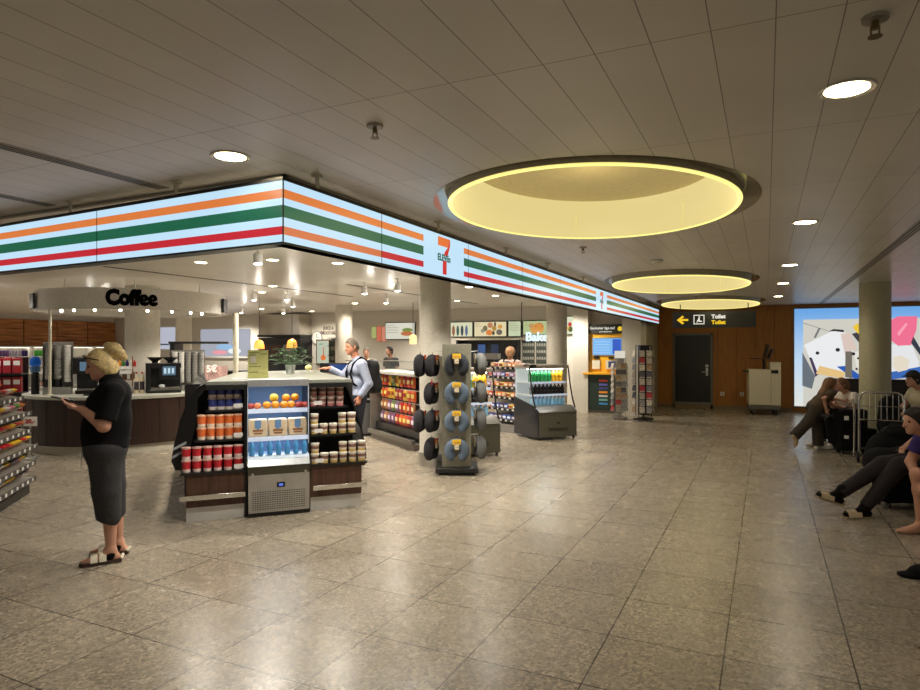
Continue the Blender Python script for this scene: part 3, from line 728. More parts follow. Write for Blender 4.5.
# curved sides of the island
pl = [(-.10,.49),(-.135,.58),(-.11,.74),(-.055,.98),(.03,1.20),(.09,1.28),(.18,1.325)]
pr = [(1.78,.48),(1.78,.58),(1.74,.78),(1.68,.98),(1.60,1.2),(1.53,1.325)]
def thick(path, d): return path + [(a+d, b_) for a, b_ in reversed(path)]
def thick2(path, d): return path + [(a+d*min(1,max(.25,(1.36-b_)*3)), b_-.02) for a, b_ in reversed(path)]
GLOSSD = mat('dark_glass', (38,42,46), .08, .0, spec=.8)
MB().sheet(pl, .14, KD, 'xz').build('curved_front_glass', GLOSSD, k); MB().sheet(pr, .13, KD, 'xz').build('curved_front_glass', GLOSSD, k)
MB().prism(thick2(pl, .15), .115, .14, 'xz').build('side_frame', BLACKM, k); MB().prism(thick(pr, -.015), .115, .13, 'xz').build('side_frame', BLACKM, k)
for zz, x0_, x1_ in ((.60,-.128,-.02),(.68,-.118,.0)): MB().prism([(x0_,zz),(x1_,zz+.06),(x1_,zz+.085),(x0_,zz+.025)], .107, .115, 'xz').build('price_rail', mat('rail_grey', (158,164,166), .35), k)
MB().box(.0,.6,.47,1.72,KD,.52).box(-.02,.25,.2,.0,KD,.5).box(0,.6,0,1.7,KD,.47).build('island_base', BLACK, k)
tp = MB().prism([(.17,.02),(1.6,.02),(1.62,2.85),(.585,2.42)], 1.305, 1.345).build('worktop', mat('worktop_grey', (118,120,110), .3), k, bevel=.006)
for xa, xb in ((.18,.525),(1.17,1.55)): MB().box(xa,.0,1.262,xb,.05,1.305).build('top_fascia', BLACK, k)
# the cooler in the middle
MB().box(.556,-.005,1.285,1.154,.45,1.352).build('cooler_canopy', mat('cooler_steel_light', (150,150,150), .35, .5), k)
bl = mat('cooler_back_blue', (92,118,150), .5, emit=.22, ecol=(96,130,176))  # blue cooler light put into the panel's colour and glow
MB().box(.556,.43,.56,1.154,.45,1.285).build('cooler_back', bl, k)
MB().box(.556,.0,.56,.562,.43,1.285).box(1.148,.0,.56,1.154,.43,1.285).build('cooler_side', mat('cooler_side_white', (190,200,212), .4), k)
text('KOLDE', .05, mat('cooler_letter', (150,166,186), .5), k, (1.05,.424,1.21), FRONT, .001, .001)
for z, y in ((1.05,.06),(.775,.02)):
    s_ = MB().box(.56,y,z-.02,1.15,.43,z).build('cooler_shelf', mat('cooler_shelf_white', (206,212,222), .3), k)
    MB().box(.56,y-.012,z-.035,1.15,y,z+.008).build('shelf_lip', mat('lip_glow', (180,190,205), .3, emit=.45, ecol=(196,208,232)), s_)
MB().prism([(-.02,.56),(.43,.56),(.43,.575),(.0,.60),(-.03,.565)], .556, 1.154, 'yz').build('bottle_deck', mat('deck_white', (190,206,222), .3), k)
MB().prism([(-.06,.50),(-.02,.575),(.01,.575),(.01,.50)], .556, 1.154, 'yz').build('sloped_lip', mat('lip_steel', (196,200,202), .3, .6), k)
MB().box(.556,-.055,.415,1.154,.43,.50).build('olive_band', OLIVE, k)
MB().box(.56,-.06,.045,1.15,.43,.415).build('grille_panel', STEEL, k)
gr = MB()
for i in range(22):
    for j in range(9): gr.box(.595+.0235*i,-.063,.075+.021*j,.611+.0235*i,-.0598,.083+.021*j)
gr.build('vent_grille', mat('vent_dark', (52,52,52), .6), k)
MB().box(.83,-.066,.285,.91,-.06,.335).build('display_housing', BLACK, k); MB().box(.85,-.068,.298,.89,-.0655,.322).build('display', glow('display_blue', (90,120,220)), k)
for x in (.60,1.11): MB().cyl((x,-.058,.43),(x,-.072,.43),.014,n=12).build('lock_knob', CHROME, k)
MB().box(.556,-.04,.0,1.154,.43,.045).build('cooler_foot', BLACK, k)
for z in (1.27,1.02,.745):
    l = bpy.data.lights.new('strip_lamp', 'AREA'); l.energy = 1.3; l.shape = 'RECTANGLE'; l.size = .5; l.size_y = .05; l.color = (.82,.9,1)
    o = bpy.data.objects.new('strip_lamp', l); COL.objects.link(o); o.parent = k; o.location = (.855,.12,z)
# products -----------------------------------------------------------------
def tub(name, body, band, lid, h=.118, r=.044):
    o = MB().lathe([(r*.84,0),(r*.9,h*.25),(r*.98,h*.86),(r,h*.88)], 18, [1,0,0]).build(name, [mat(name+'_body', body, .4), mat(name+'_band', band, .45)])
    MB().lathe([(r*1.04,h*.86),(r*1.04,h*.97),(r*.9,h)], 18).build('lid', mat(name+'_lid', lid, .4), o)
    return o
def rows(mk, colr, what, x0, x1, n, y, z, hh, nrow, where):
    for rr_ in range(nrow):
        for i in range(n):
            x = x0+(x1-x0)*i/max(1, n-1)
            mk.put(Kw(x, y+random.uniform(-.004,.004), z+hh*rr_+.001), random.uniform(0,6), '%s %s, %s, %s row of %s' % (colr, what, ORD[i], ['lower','upper'][rr_], where))
rows(Maker(tub('snack_tub',(196,36,48),(226,206,200),(206,170,160)),'tub','red snack tubs'), 'red', 'snack tub', .0, .472, 6, .06, .475, .123, 2, 'the bottom left island shelf')
rows(Maker(tub('snack_tub_orange',(232,116,56),(236,216,198),(226,180,150)),'tub','orange snack tubs'), 'orange', 'snack tub', .135, .472, 5, .11, .775, .123, 2, 'the middle left island shelf')
rows(Maker(tub('snack_tub_blue',(48,58,120),(216,202,192),(190,170,160)),'tub','blue snack tubs'), 'blue', 'snack tub', .235, .472, 4, .15, 1.06, .118, 2, 'the top left island shelf')
def yog(name, body, fill, lid): 
    o = tub(name, body, fill, lid, .105, .043); 
    MB().lathe([(.0405,.045),(.0415,.075)], 18).build('printed_band', mat(name+'_print', (120,84,70), .5, vary=.6, scale=90), o); return o
rows(Maker(yog('snack_tub_pink',(206,180,172),(196,120,116),(226,214,208)),'tub','pink and white tubs'), 'pink and white', 'tub', 1.222, 1.50, 4, .15, 1.06, .108, 2, 'the top right island shelf')
wm = Maker(yog('snack_pot',(216,206,190),(200,170,96),(232,226,214)), 'pot', 'white snack pots')
for i in range(5): wm.put(Kw(1.224+.098*i,.1,.776), i, 'white snack pot, %s along the middle right shelf of the island' % ORD[i])
wm.put(Kw(1.224,.1,.883), 2, 'white snack pot stacked at the left end of the middle right shelf')
for i in range(2): wm.put(Kw(1.515+.1*i,.1,.883), 2, 'white snack pot stacked at the right end of the middle right shelf, %s one' % ['left','right'][i])
for i in range(6): wm.put(Kw(1.224+.098*i,.06,.476), i, 'white snack pot, %s along the bottom right shelf of the island' % ORD[i])
wm.put(Kw(1.224,.06,.583), 1, 'white snack pot stacked at the left end of the bottom right shelf')
for i in range(3): wm.put(Kw(1.515+.1*i,.06,.583), 1, 'white snack pot in the raised right-end row, bottom right shelf, %s one' % ['left','middle','right'][i])
def fruit(name, col, r, flat=.92):
    o = MB().lathe([(.0001,-.0)]+[(r*math.sin(PI*j/10), r*flat*(1-math.cos(PI*j/10))-(.12*r if j == 10 else 0)) for j in range(1,10)]+[(.004,2*r*flat-.1*r)], 16).build(name, mat(name+'_skin', col, .4, vary=.15, bump=.15, scale=150))
    MB().cyl((0,0,2*r*flat-.12*r),(0.002,0,2*r*flat+.004),.003,n=6).build('stem', mat('fruit_stem', (90,70,40), .6), o); return o
om = Maker(fruit('orange',(236,150,30),.042), 'orange', 'oranges'); am = Maker(fruit('apple',(170,60,50),.037,.88), 'apple', 'apples'); pm = Maker(fruit('peach',(226,130,80),.037), 'peach', 'peaches'); lm = Maker(fruit('grapefruit',(222,186,50),.045), 'grapefruit')
for i, x in enumerate((.75,.835,.92,.99)): om.put(Kw(x,.11,1.051), i, 'orange, %s in the front row of the cooler top shelf' % ORD[i])
om.put(Kw(.945,.15,1.12), 1, 'orange on top of the fruit pile, middle one'); om.put(Kw(1.035,.16,1.12), 1, 'orange on top of the fruit pile, right one')
lm.put(Kw(.825,.15,1.12), 0, 'yellow-green grapefruit on top of the fruit pile, left one')
pm.put(Kw(.66,.11,1.051), 0, 'peach at the left end of the cooler fruit shelf'); 
for i in range(3): am.put(Kw(1.065+.035*i,.10+.05*(i%2),1.051), i, 'small red apple, %s of the right-hand group on the fruit shelf' % ORD[i])
am.put(Kw(.595,.11,1.051), 2, 'dark red apple at the far left end of the fruit shelf')
def bread_bag(label, x):
    o = MB().prism([(-.09,0),(.09,0),(.096,.1),(.088,.178),(-.088,.178),(-.096,.1)], -.045, .045, 'xz').build('bread_bag', mat('kraft_pale', (206,186,156), .5), bevel=.012)
    MB().box(-.03,-.048,.09,.03,-.0455,.17).box(-.012,-.049,.075,.012,-.0455,.1).build('blue_print', mat('print_blue', (96,134,178), .5), o)
    MB().box(-.05,-.048,.055,.05,-.0455,.075).box(-.04,-.048,.03,.04,-.0455,.045).build('brown_print', mat('print_brown', (140,96,60), .5), o)
    o.location = Kw(x,.10,.776); o.rotation_euler.z = kr; tag(o, label, 'bag', 'kraft bags in the cooler')
bread_bag('beige printed paper bag, leftmost of three in the cooler', .66); bread_bag('beige printed paper bag, middle of three in the cooler', .855); bread_bag('beige printed paper bag, rightmost of three in the cooler', 1.05)
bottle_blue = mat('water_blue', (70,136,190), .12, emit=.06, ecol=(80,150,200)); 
def water_bottle(name='water_bottle', m=bottle_blue, capm=None, h=.19, r=.034):
    o = MB().lathe([(r*.9,0),(r,.01),(r,h*.28),(r*.86,h*.36),(r,h*.44),(r,h*.6),(r*.75,h*.76),(r*.36,h*.88),(r*.36,h*.95)], 14).build(name, m)
    MB().cyl((0,0,h*.93),(0,0,h),r*.42,n=10).build('bottle_cap', capm or mat('cap_pale_blue', (160,200,226), .35), o); return o
bm_ = Maker(water_bottle(h=.145, r=.027), 'bottle', 'blue water bottles in the cooler')
for i in range(7): bm_.put(Kw(.60+.085*i,.008,.601), 0, 'blue water bottle, %s of seven in the bottom of the cooler' % ORD[i])
# on the island's top
t = thing('menu_stand', 'yellow-green menu stand on top of the display island', 'sign', Kw(.70,.55,1.346), kr)
MB().box(-.11,-.02,0,.11,.03,.012).build('stand_foot', mat('stand_green', (188,190,112), .5), t)
MB().box(-.105,-.004,.01,.105,.004,.30).build('menu_panel', mat('menu_yellow_green', (206,204,130), .5), t)
mb = MB().box(-.085,-.007,.165,-.02,-.004,.235); mb.build('printed_box', mat('menu_print', (214,206,190), .5), t)
mb = MB()
for z, a, b_ in ((.27,-.09,.02),(.245,-.09,-.02),(.15,-.09,-.01),(.12,-.09,.03),(.06,-.09,.0),(.255,.02,.09)): mb.box(a,-.0065,z,b_,-.004,z+.008)
mb.build('printed_lines', mat('menu_text', (120,126,78), .6), t)
for i, (x, y, a) in enumerate(((.5,.35,.2),(.98,.4,-.15))):
    o = MB().box(-.07,-.05,0,.07,.05,.006).build('leaflet', mat('leaflet%d' % i, [(226,214,208),(216,190,180)][i], .5, vary=.3)); tag(o, ['pale leaflets lying left of the yellow-green menu stand','pinkish leaflets lying right of the yellow-green menu stand'][i], 'leaflet'); o.location = Kw(x,y,1.346); o.rotation_euler.z = kr+a
t = thing('potted_plant', 'green leafy plant in a small glass pot at the back of the island top', 'plant', Kw(1.18,1.65,1.346), 0)
MB().lathe([(.05,0),(.065,.11),(.06,.112)], 16).build('pot', mat('pot_glass', (196,200,196), .15), t)
lf = MB(); rnd = random.Random(3)
for i in range(70):
    a = rnd.uniform(0,6.28); e = rnd.uniform(.1,1.4); L = rnd.uniform(.12,.3); d = Vector((math.cos(a)*math.cos(e), math.sin(a)*math.cos(e), math.sin(e)))
    p = Vector((0,0,.1)); q = p+d*L; tp_ = q+Vector((math.cos(a)*.07, math.sin(a)*.07, -.03)); w_ = Vector((-math.sin(a), math.cos(a), 0))*.025
    lf.add([q-d*.03, (q+tp_)/2+w_, tp_, (q+tp_)/2-w_], [(0,1,2,3)]); lf.tube([p, q], .003, 4)
lf.build('foliage', mat('leaf_green', (44,72,34), .5, vary=.35), t, fixn=False)
t = thing('snack_dome', 'small round pale bun under a clear dome beside the hand of the man', 'food dome', Kw(1.50,2.25,1.346), 0)
MB().lathe([(.0001,0),(.06,0),(.065,.012),(.055,.014)], 18).build('dish', WHITEP, t); MB().ball((0,0,.05),.05,.05,.042).build('bun', mat('bun_green', (190,186,120), .5, vary=.3), t)

# ================================================================== CANDY GONDOLA at the left edge
G = Fr(-6.516, 3.343, 133.7)      # x runs from the near end to the far end, y away from the viewer
GD = [(1.10,.30,.10),(.93,.36,.02),(.73,.36,.02),(.555,.44,-.04),(.36,.44,-.02),(.18,.46,-.02)]
gd = thing('candy_shelf', 'grey sloping candy shelf unit cut off by the left picture edge', 'shelf', G.w(0,0), G.a)
MB().box(0,.40,0,1.6,.46,1.16).build('back_board', STEELD, gd); MB().box(0,.03,0,1.6,.5,.09).build('base', BLACK, gd)
for z, dep, y0 in GD:
    s_ = MB().prism([(y0,z-.025),(y0,z+.0),(.40,z+.06),(.40,z+.035)], -.01, 1.6, 'yz').build('shelf_tray', mat('shelf_grey', (132,128,120), .4, .2), gd)
    MB().box(-.01,y0-.012,z-.035,1.61,y0,z+.018).build('price_rail', mat('rail_dark', (52,50,48), .4), s_)
    for i in range(9): MB().box(.14+.165*i,y0-.015,z-.022,.19+.165*i,y0-.0115,z+.012).build('price_tag', PRICE, s_)
def candy_bag(name, c, c2, w=.14, h=.17):
    n = 7; vs = []; fs = []
    for sd in (1,-1):
        for i in range(n):
            for j in range(n):
                u = i/(n-1)*2-1; v = j/(n-1)*2-1
                vs.append((u*w/2*(1-.06*abs(v)), sd*.028*max(0,(1-u**4))*max(0,(1-v**4)), (v+1)*h/2))
    for sd in range(2):
        for i in range(n-1):
            for j in range(n-1):
                o = sd*n*n; q = (o+i*n+j, o+(i+1)*n+j, o+(i+1)*n+j+1, o+i*n+j+1); fs.append(q if sd else q[::-1])
    o = MB().add(vs, fs, 0, True).build(name, mat(name+'_foil_%d_%d' % c[:2], c, .3, vary=.12, scale=40))
    MB().box(-w*.3,-.032,h*.35,w*.3,-.026,h*.7).build('printed_label', mat(name+'_label_%d_%d' % c2[:2], c2, .4, vary=.35, scale=60), o); return o
CB = [((196,40,44),(236,220,120),'red'),((236,196,40),(190,40,40),'yellow'),((224,120,40),(250,240,220),'orange'),((60,110,180),(240,240,240),'blue'),((226,222,214),(180,60,60),'white'),((90,150,70),(240,236,200),'green'),((120,60,110),(236,200,220),'purple'),((66,44,34),(220,180,100),'brown'),((226,130,160),(255,255,255),'pink'),((30,34,60),(230,80,60),'navy')]
cbm = [Maker(candy_bag('candy_bag', c, c2), 'candy bag', 'candy bags on the sloping shelf unit') for c, c2, _ in CB]
shelfn = ['top','second','third','fourth','fifth','bottom']
pat = [[7,4,2,7,0,4,1],[4,5,1,4,8,5,2],[2,0,0,2,1,0,2],[3,0,0,1,1,0,1],[4,4,1,9,6,1,7],[9,4,1,1,7,9,6]]
for r_, (z, dep, y0) in enumerate(GD):
    for i in range(7):
        for q in range(2):
            o = cbm[pat[r_][(i+3*q) % 7]].put(G.w(1.52-.155*(6-i), y0+.20+.14*q, z+.05+.015*q), G.a, '%s candy bag, %s shelf of the left unit, %s in the %s row' % (CB[pat[r_][(i+3*q) % 7]][2], shelfn[r_], ORD[i], ['front','rear'][q]))
            o.rotation_euler = (1.28 if q == 0 else 1.0, 0, G.a+.08*math.sin(i*5+r_))
# bin with a red top
t = thing('display_bin', 'dark grey bin with a red top strip left of the coffee counter', 'bin', (-12.45,7.42,0), .5)
MB().box(-.3,-.22,.06,.3,.22,.68).build('bin_body', mat('bin_grey', (66,70,76), .4), t, bevel=.02); MB().box(-.31,-.23,.68,.31,.23,.74).build('red_rim', RED, t); MB().box(-.28,-.2,.74,.28,.2,.84).build('bin_top', mat('bin_lilac', (150,140,170), .4), t); MB().box(-.27,-.19,0,.27,.19,.06).build('bin_foot', BLACK, t)
t = thing('price_sign', 'small white price sign on a stand before the dark grey bin', 'sign', (-9.98,5.86,0), .6)
MB().cyl((0,0,0),(0,0,.5),.012).build('post', STEEL, t); MB().box(-.09,-.01,.49,.09,.01,.63).build('card', PAPER, t); MB().lathe([(.1,0),(.1,.012),(.02,.02)], 16).build('foot', STEEL, t)
text('20,-', .085, RED, t, (0,-.012,.56), FRONT, .001, .004)

# ================================================================== WINE WALL
t = thing('wine_shelf', 'long shop shelving of cans, cups and wine along the far left wall', 'shelf', (-22.68,12.0,0), PI/2)
# local x runs along +Y, local y toward -X (back)
for z in (.12,.33,.80,1.06,1.36): MB().box(0,-.5,z-.03,4.4,-.02,z).build('shelf_board', mat('shelf_white', (196,190,180), .4), t)
MB().box(0,-.04,0,4.4,0,1.68).build('lit_back', mat('lit_shelf_back', (150,144,130), .5, emit=.12, ecol=(220,214,196)), t)
for x in (0,1.1,2.2,3.3,4.37): MB().box(x,-.52,0,x+.03,0,1.7).build('upright', WHITEP, t)
MB().box(0,-.52,1.66,4.4,0,1.71).build('top_cap', WHITEP, t); MB().box(0,-.5,0,4.4,0,.09).build('plinth', GREYP, t)
for z in (.33,.80,1.06,1.36): MB().box(0,-.512,z-.035,4.4,-.5,z+.012).build('price_rail', mat('rail_pale', (206,200,190), .4), t)
mb = MB().box(0,-.3,1.655,4.4,-.25,1.66).build('strip_light', lampw, t)
def W(i, dx, z): return (-22.68+.38, 12.0+dx*i+.08, z)
def clear(n, dx, r): return [i for i in range(n) if all(abs(dx*i+.08-u-.015) > r+.018 for u in (0,1.1,2.2,3.3))]
def nth(k): return ORD[k].replace(' from left','').replace('leftmost','first')
def can(c): 
    o = MB().lathe([(.036,0),(.042,.012),(.042,.19),(.034,.205)], 12).build('drink_can', mat('can_%d_%d_%d' % c, c, .3, .2)); MB().lathe([(.034,.204),(.034,.21),(.02,.21)], 10).build('can_top', STEEL, o); return o
cc = [((126,84,150),'violet'),((180,170,190),'pale lilac'),((60,40,110),'dark blue'),((70,170,60),'bright green'),((150,190,90),'light green'),((200,206,150),'yellow-green')]
cmk = [Maker(can(c), 'can', 'cans on the top wine-wall shelf') for c, _ in cc]
for k_, i in enumerate(clear(24,.098,.045)): j = min(5, i//4); cmk[j].put(W(i,.098,1.361), 0, '%s can on the top shelf of the far wall, %s from the left end' % (cc[j][1], nth(k_)))
cup_ = Maker(MB().lathe([(.03,0),(.04,.16),(.042,.165)], 12).build('glass_jar', mat('jar_cream', (200,196,160), .25)), 'jar', 'pale jars on the second wine-wall shelf')
for k_, i in enumerate(clear(22,.105,.045)): cup_.put(W(i,.105,1.061), 0, 'pale jar on the second shelf of the far wall, %s from the left end' % nth(k_))
box_ = Maker(MB().box(-.045,-.07,0,.045,.07,.14).build('white_carton', mat('carton_white', (226,220,206), .5), bevel=.006), 'carton', 'white cartons on the third wine-wall shelf')
for k_, i in enumerate(clear(20,.115,.075)): box_.put(W(i,.115,.801), PI/2, 'small white carton on the third shelf of the far wall, %s from the left end' % nth(k_))
def wine(c, lb, cap):
    o = MB().lathe([(.038,0),(.04,.01),(.04,.20),(.016,.27),(.016,.32)], 12).build('wine_bottle', mat('wine_glass_%d' % c[0], c, .12)); MB().lathe([(.0405,.05),(.0405,.16)], 12).build('wine_label', mat('wlabel_%d' % lb[0], lb, .5), o); MB().lathe([(.0168,.26),(.0168,.322),(.001,.323)], 10).build('capsule', mat('capsule_%d' % cap[0], cap, .4), o); return o
wk = [Maker(wine((22,26,20),(216,190,120),(90,30,30)),'wine bottle','wine bottles on the far wall'), Maker(wine((40,22,20),(206,120,90),(216,130,60)),'wine bottle','wine bottles on the far wall'), Maker(wine((60,70,40),(230,228,220),(40,50,40)),'wine bottle','wine bottles on the far wall')]
for k_, i in enumerate(clear(18,.13,.045)): j = min(2, i//6); wk[j].put(W(i,.13,.331), 0, 'wine bottle with %s label, %s from the left end of the far wall shelf' % (['gold','orange','white'][j], nth(k_)))
# red promotion stand nearer the camera
t = thing('promotion_stand', 'narrow black stand of red cartons above the candy shelf at the left edge', 'stand', (-12.0,6.62,0), .75)
MB().box(-.3,-.2,0,.3,.2,.5).box(-.3,.16,.5,.3,.2,1.5).box(-.3,-.2,.86,.3,.2,.89).box(-.3,-.2,1.2,.3,.2,1.22).build('stand_frame', BLACK, t)
rcm = Maker(MB().box(-.065,-.05,0,.065,.05,.27).build('red_carton', mat('carton_red', (160,28,40), .45), bevel=.006), 'carton', 'red cartons on the black stand'); MB().box(-.05,-.053,.14,.05,-.0505,.22).build('carton_label', PAPER, rcm.r)
fp = Fr(-12.0,6.62,math.degrees(.75))
for r_, z in enumerate((.501,.891,1.221)):
    for i in range(4): rcm.put(fp.w(-.22+.145*i,-.08,z), .75, 'red carton, %s on the %s level of the black stand' % (ORD[i], ['bottom','middle','top'][r_]))
# ================================================================== TRAVEL PILLOW STAND
PS = Fr(-3.75, 7.72, 25.5)     # x along its front, y away from the viewer
t = thing('pillow_stand', 'square grey steel stand hung with travel pillows on all sides', 'display stand', PS.w(0,0), PS.a)
MB().box(-.19,-.19,.1,.19,.19,1.72).build('stand_column', mat('stand_grey', (132,128,112), .4, .35), t, bevel=.006)
MB().box(-.28,-.28,.035,.28,.28,.10).build('stand_base', BLACK, t, bevel=.01)
for x in (-.22,.22):
    for y in (-.22,.22): MB().cyl((x-.012,y,.025),(x+.012,y,.025),.025,n=12).build('castor', RUBBER, t)
for z in (1.62,1.25,.88,.51):
    for s_ in (-1,1):
        MB().cyl((s_*.19,-.06,z),(s_*.285,-.06,z+.01),.006,n=8).build('hook', STEEL, t)
    MB().cyl((0,-.19,z),(0,-.245,z+.01),.006,n=8).build('hook', STEEL, t)
def pillow(name, c, tagc):
    pts = []; rr_ = []
    for i in range(17):
        a = math.radians(-70+ (320)*i/16); f = i/16
        pts.append((.100*math.cos(a), 0, -.14+.105*math.sin(a))); rr_.append(.066-.008*abs(2*f-1)**2 if 0 < i < 16 else .04)
    o = MB().tube(pts, rr_, 12).build(name, mat(name+'_plush', c, .95, vary=.25, bump=.5, scale=160))
    MB().box(-.055,-.078,-.045,.055,-.072,.02).build('card_tag', mat(name+'_tag', tagc, .45), o)
    MB().box(-.04,-.081,-.035,.04,-.078,-.01).build('tag_print', mat('tag_print', (196,150,60), .5, vary=.5, scale=90), o)
    MB().box(-.03,-.076,-.11,.03,-.070,-.045).build('tag_picture', mat('tag_photo', (200,186,160), .5, vary=.5, scale=60), o)
    MB().tube([(0,0,0),(0,-.01,.04),(0,.0,.06)], .004, 6).build('hang_loop', BLACK, o); return o
pb = Maker(pillow('travel_pillow', (84,98,114), (232,188,40)), 'travel pillow', 'travel pillows on the stand'); pd = Maker(pillow('travel_pillow_dark', (40,44,50), (232,188,40)), 'travel pillow', 'travel pillows on the stand')
pg = Maker(pillow('travel_pillow_grey', (98,98,96), (206,200,190)), 'travel pillow', 'travel pillows on the stand'); pk_ = Maker(pillow('travel_pillow_black', (30,28,32), (150,30,36)), 'travel pillow', 'travel pillows on the stand')
nm4 = ['top','second','third','bottom']
for i, z in enumerate((1.575,1.205,.835,.465)):
    (pd if i == 0 else pb).put(PS.w(0,-.272,z), PS.a, '%s travel pillow with a yellow tag, %s on the front of the stand' % (['dark grey','blue-grey','blue-grey','blue-grey'][i], nm4[i]))
    for q, x in enumerate((.32,) if i in (1,3) else (.31,.475)):
        pk_.put(PS.w(-x-.02,-.06,z-.02), PS.a+1.2+.2*q, 'black travel pillow on the left side of the stand, %s row%s' % (nm4[i], '' if i in (1,3) else [', inner one',', outer one'][q]))
    pg.put(PS.w(.31,-.06,z), PS.a-1.35, 'grey travel pillow on the right side of the stand, %s row' % nm4[i])
for i, z in enumerate((1.24,.87)):
    o = MB().box(-.008,-.004,-.30,.008,.004,0).build('luggage_strap', RED if i == 0 else BLACK); tag(o, ['narrow red strap hanging from the second black pillow','narrow black strap hanging from the third row of black pillows'][i], 'strap'); o.location = PS.w(-.33,-.14,z); o.rotation_euler.z = PS.a

# ================================================================== OPEN COOLERS (two alike)
def cooler(label, x, y):
    t = thing('open_cooler', label, 'cooler', (x,y,0), math.radians(51))
    W_, D_ = .82, .83
    MB().box(0,0,.05,W_,.30,.52).build('front_panel', mat('cooler_grey', (98,96,82), .38, .45), t, bevel=.008)
    MB().prism([(-.02,.50),(.16,.60),(.30,.60),(.30,.50)], 0, W_, 'yz').build('deck_lip', STEELD, t)
    g_ = MB()
    for i in range(3): g_.box(.2,-.003,.16+.022*i,.62,.0,.17+.022*i)
    g_.box(.38,-.006,.29,.44,.0,.32); g_.build('vent_slot', BLACK, t)
    MB().prism([(.0,.05),(.0,.52),(.10,.60),(D_,.74),(D_,.05)], -.03, -.004, 'yz').build('side_panel', mat('cooler_side_black', (34,36,40), .15, 0, spec=.7), t); MB().prism([(.10,.60),(.30,1.30),(D_,1.30),(D_,.74)], -.02, -.012, 'yz').build('side_glass', GLASS, t)
    for xx in (-.03, W_+.002):
        MB().tube([(xx,.06,.56),(xx,.14,.72),(xx,.22,1.0),(xx,.28,1.3)], .014, 8).build('glass_edge', BLACKM, t)
    MB().box(-.03,.28,1.28,W_+.02,D_,1.345).build('canopy', mat('canopy_taupe', (150,138,126), .4), t, bevel=.01)
    MB().box(-.03,.24,1.30,.10,.5,1.355).build('canopy_corner', BLACK, t, bevel=.01)
    MB().box(0,D_-.04,.05,W_,D_,1.28).build('back_panel', mat('cooler_back_lit', (170,180,186), .5, emit=.25, ecol=(190,210,222)), t)
    MB().box(0,.30,.05,W_,D_-.04,.50).build('lower_body', BLACK, t)
    for z, y0 in ((.54,.2),(.80,.30),(1.03,.34)): 
        s_ = MB().box(0,y0,z-.02,W_,D_-.04,z).build('shelf_board', mat('shelf_pale', (196,200,204), .35), t); MB().box(0,y0-.01,z-.03,W_,y0,z+.006).build('price_rail', mat('lip_glow',(0,0,0)), s_)
    for xx in (.05,W_-.05): MB().cyl((xx,.04,.0),(xx,.04,.05),.022,n=10).build('foot', BLACK, t)
    MB().cyl((.06,-.008,.42),(.06,.0,.42),.012,n=10).cyl((W_-.06,-.008,.42),(W_-.06,0,.42),.012,n=10).build('lock_knob', CHROME, t)
    MB().box(.02,.42,1.26,W_-.02,.46,1.28).build('strip_light', lampw, t)
    l = bpy.data.lights.new('strip_lamp','AREA'); l.energy = 4; l.shape = 'RECTANGLE'; l.size = .7; l.size_y = .05; l.color = (.88,.95,1)
    o = bpy.data.objects.new('strip_lamp', l); COL.objects.link(o); o.parent = t; o.location = (W_/2,.38,1.25); o.rotation_euler.x = -.25
    return t
cooler('grey open drinks cooler standing free, right of the candy shelves', -3.66, 10.90); cooler('grey open drinks cooler directly behind the travel pillow stand', -4.22, 8.52+.02)
sg_m = Maker(water_bottle('soda_bottle', mat('soda_green', (36,120,60), .15), mat('cap_green', (40,150,80), .4), .225, .040), 'bottle', 'green bottles in the coolers')
sy_m = Maker(water_bottle('juice_bottle', mat('juice_yellow', (226,170,40), .2), mat('cap_orange', (226,120,40), .4), .225, .040), 'bottle', 'yellow bottles in the coolers')
sd_m = Maker(water_bottle('cola_bottle', mat('cola_dark', (30,24,26), .12), mat('cap_red', (170,40,40), .4), .195, .039), 'bottle', 'dark bottles in the coolers')
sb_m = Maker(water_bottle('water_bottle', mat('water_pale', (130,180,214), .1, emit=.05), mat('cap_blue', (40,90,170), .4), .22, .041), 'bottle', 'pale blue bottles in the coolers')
for (ox, oy), wh in (((-3.66,10.90),'free-standing cooler'),((-4.22,8.54),'cooler behind the pillow stand')):
    F = Fr(ox, oy, 51)
    for i in range(9):
        m_ = sg_m if i < 6 else sy_m
        m_.put(F.w(.07+.085*i,.42,1.031), 0, '%s bottle, %s, top shelf of the %s' % (['green','yellow'][i >= 6], ORD[i], wh))
        sd_m.put(F.w(.07+.085*i,.37,.801), 0, 'dark red-capped bottle, %s, middle shelf of the %s' % (ORD[i], wh))
        sb_m.put(F.w(.07+.085*i,.36,.541), 0, 'pale blue bottle, %s, lower shelf of the %s' % (ORD[i], wh))

# ================================================================== CANDY TIERS between the coolers
T = Fr(-5.38, 12.08, -26.5)    # x to the viewer's right, y away
t = thing('tiered_candy_stand', 'tiered candy and chocolate shelves between the two open coolers', 'shelf', T.w(0,0), T.a)
TD = [(1.26,.30),(1.07,.24),(.87,.20),(.67,.14),(.45,.08),(.24,.04)]
MB().box(0,.0,0,1.12,.5,.16).build('plinth', mat('plinth_grey', (120,116,110), .4), t); MB().box(0,.46,.16,1.12,.5,1.34).build('back_panel', WHITEP, t); MB().prism([(.0,0),(.0,.3),(.28,1.34),(.5,1.34),(.5,0)], 1.12, 1.15, 'yz').build('side_panel', mat('side_pale', (176,170,162), .4), t)
for z, y0 in TD:
    s_ = MB().prism([(y0,z-.02),(y0,z),(.46,z+.012),(.46,z-.01)], 0, 1.12, 'yz').build('shelf_tray', WHITEP, t); MB().box(0,y0-.012,z-.035,1.12,y0,z+.012).build('price_rail', BLACK, s_)
    for i in range(7): MB().box(.03+.155*i,y0-.016,z-.025,.09+.155*i,y0-.012,z+.006).build('price_tag', PRICE, s_)
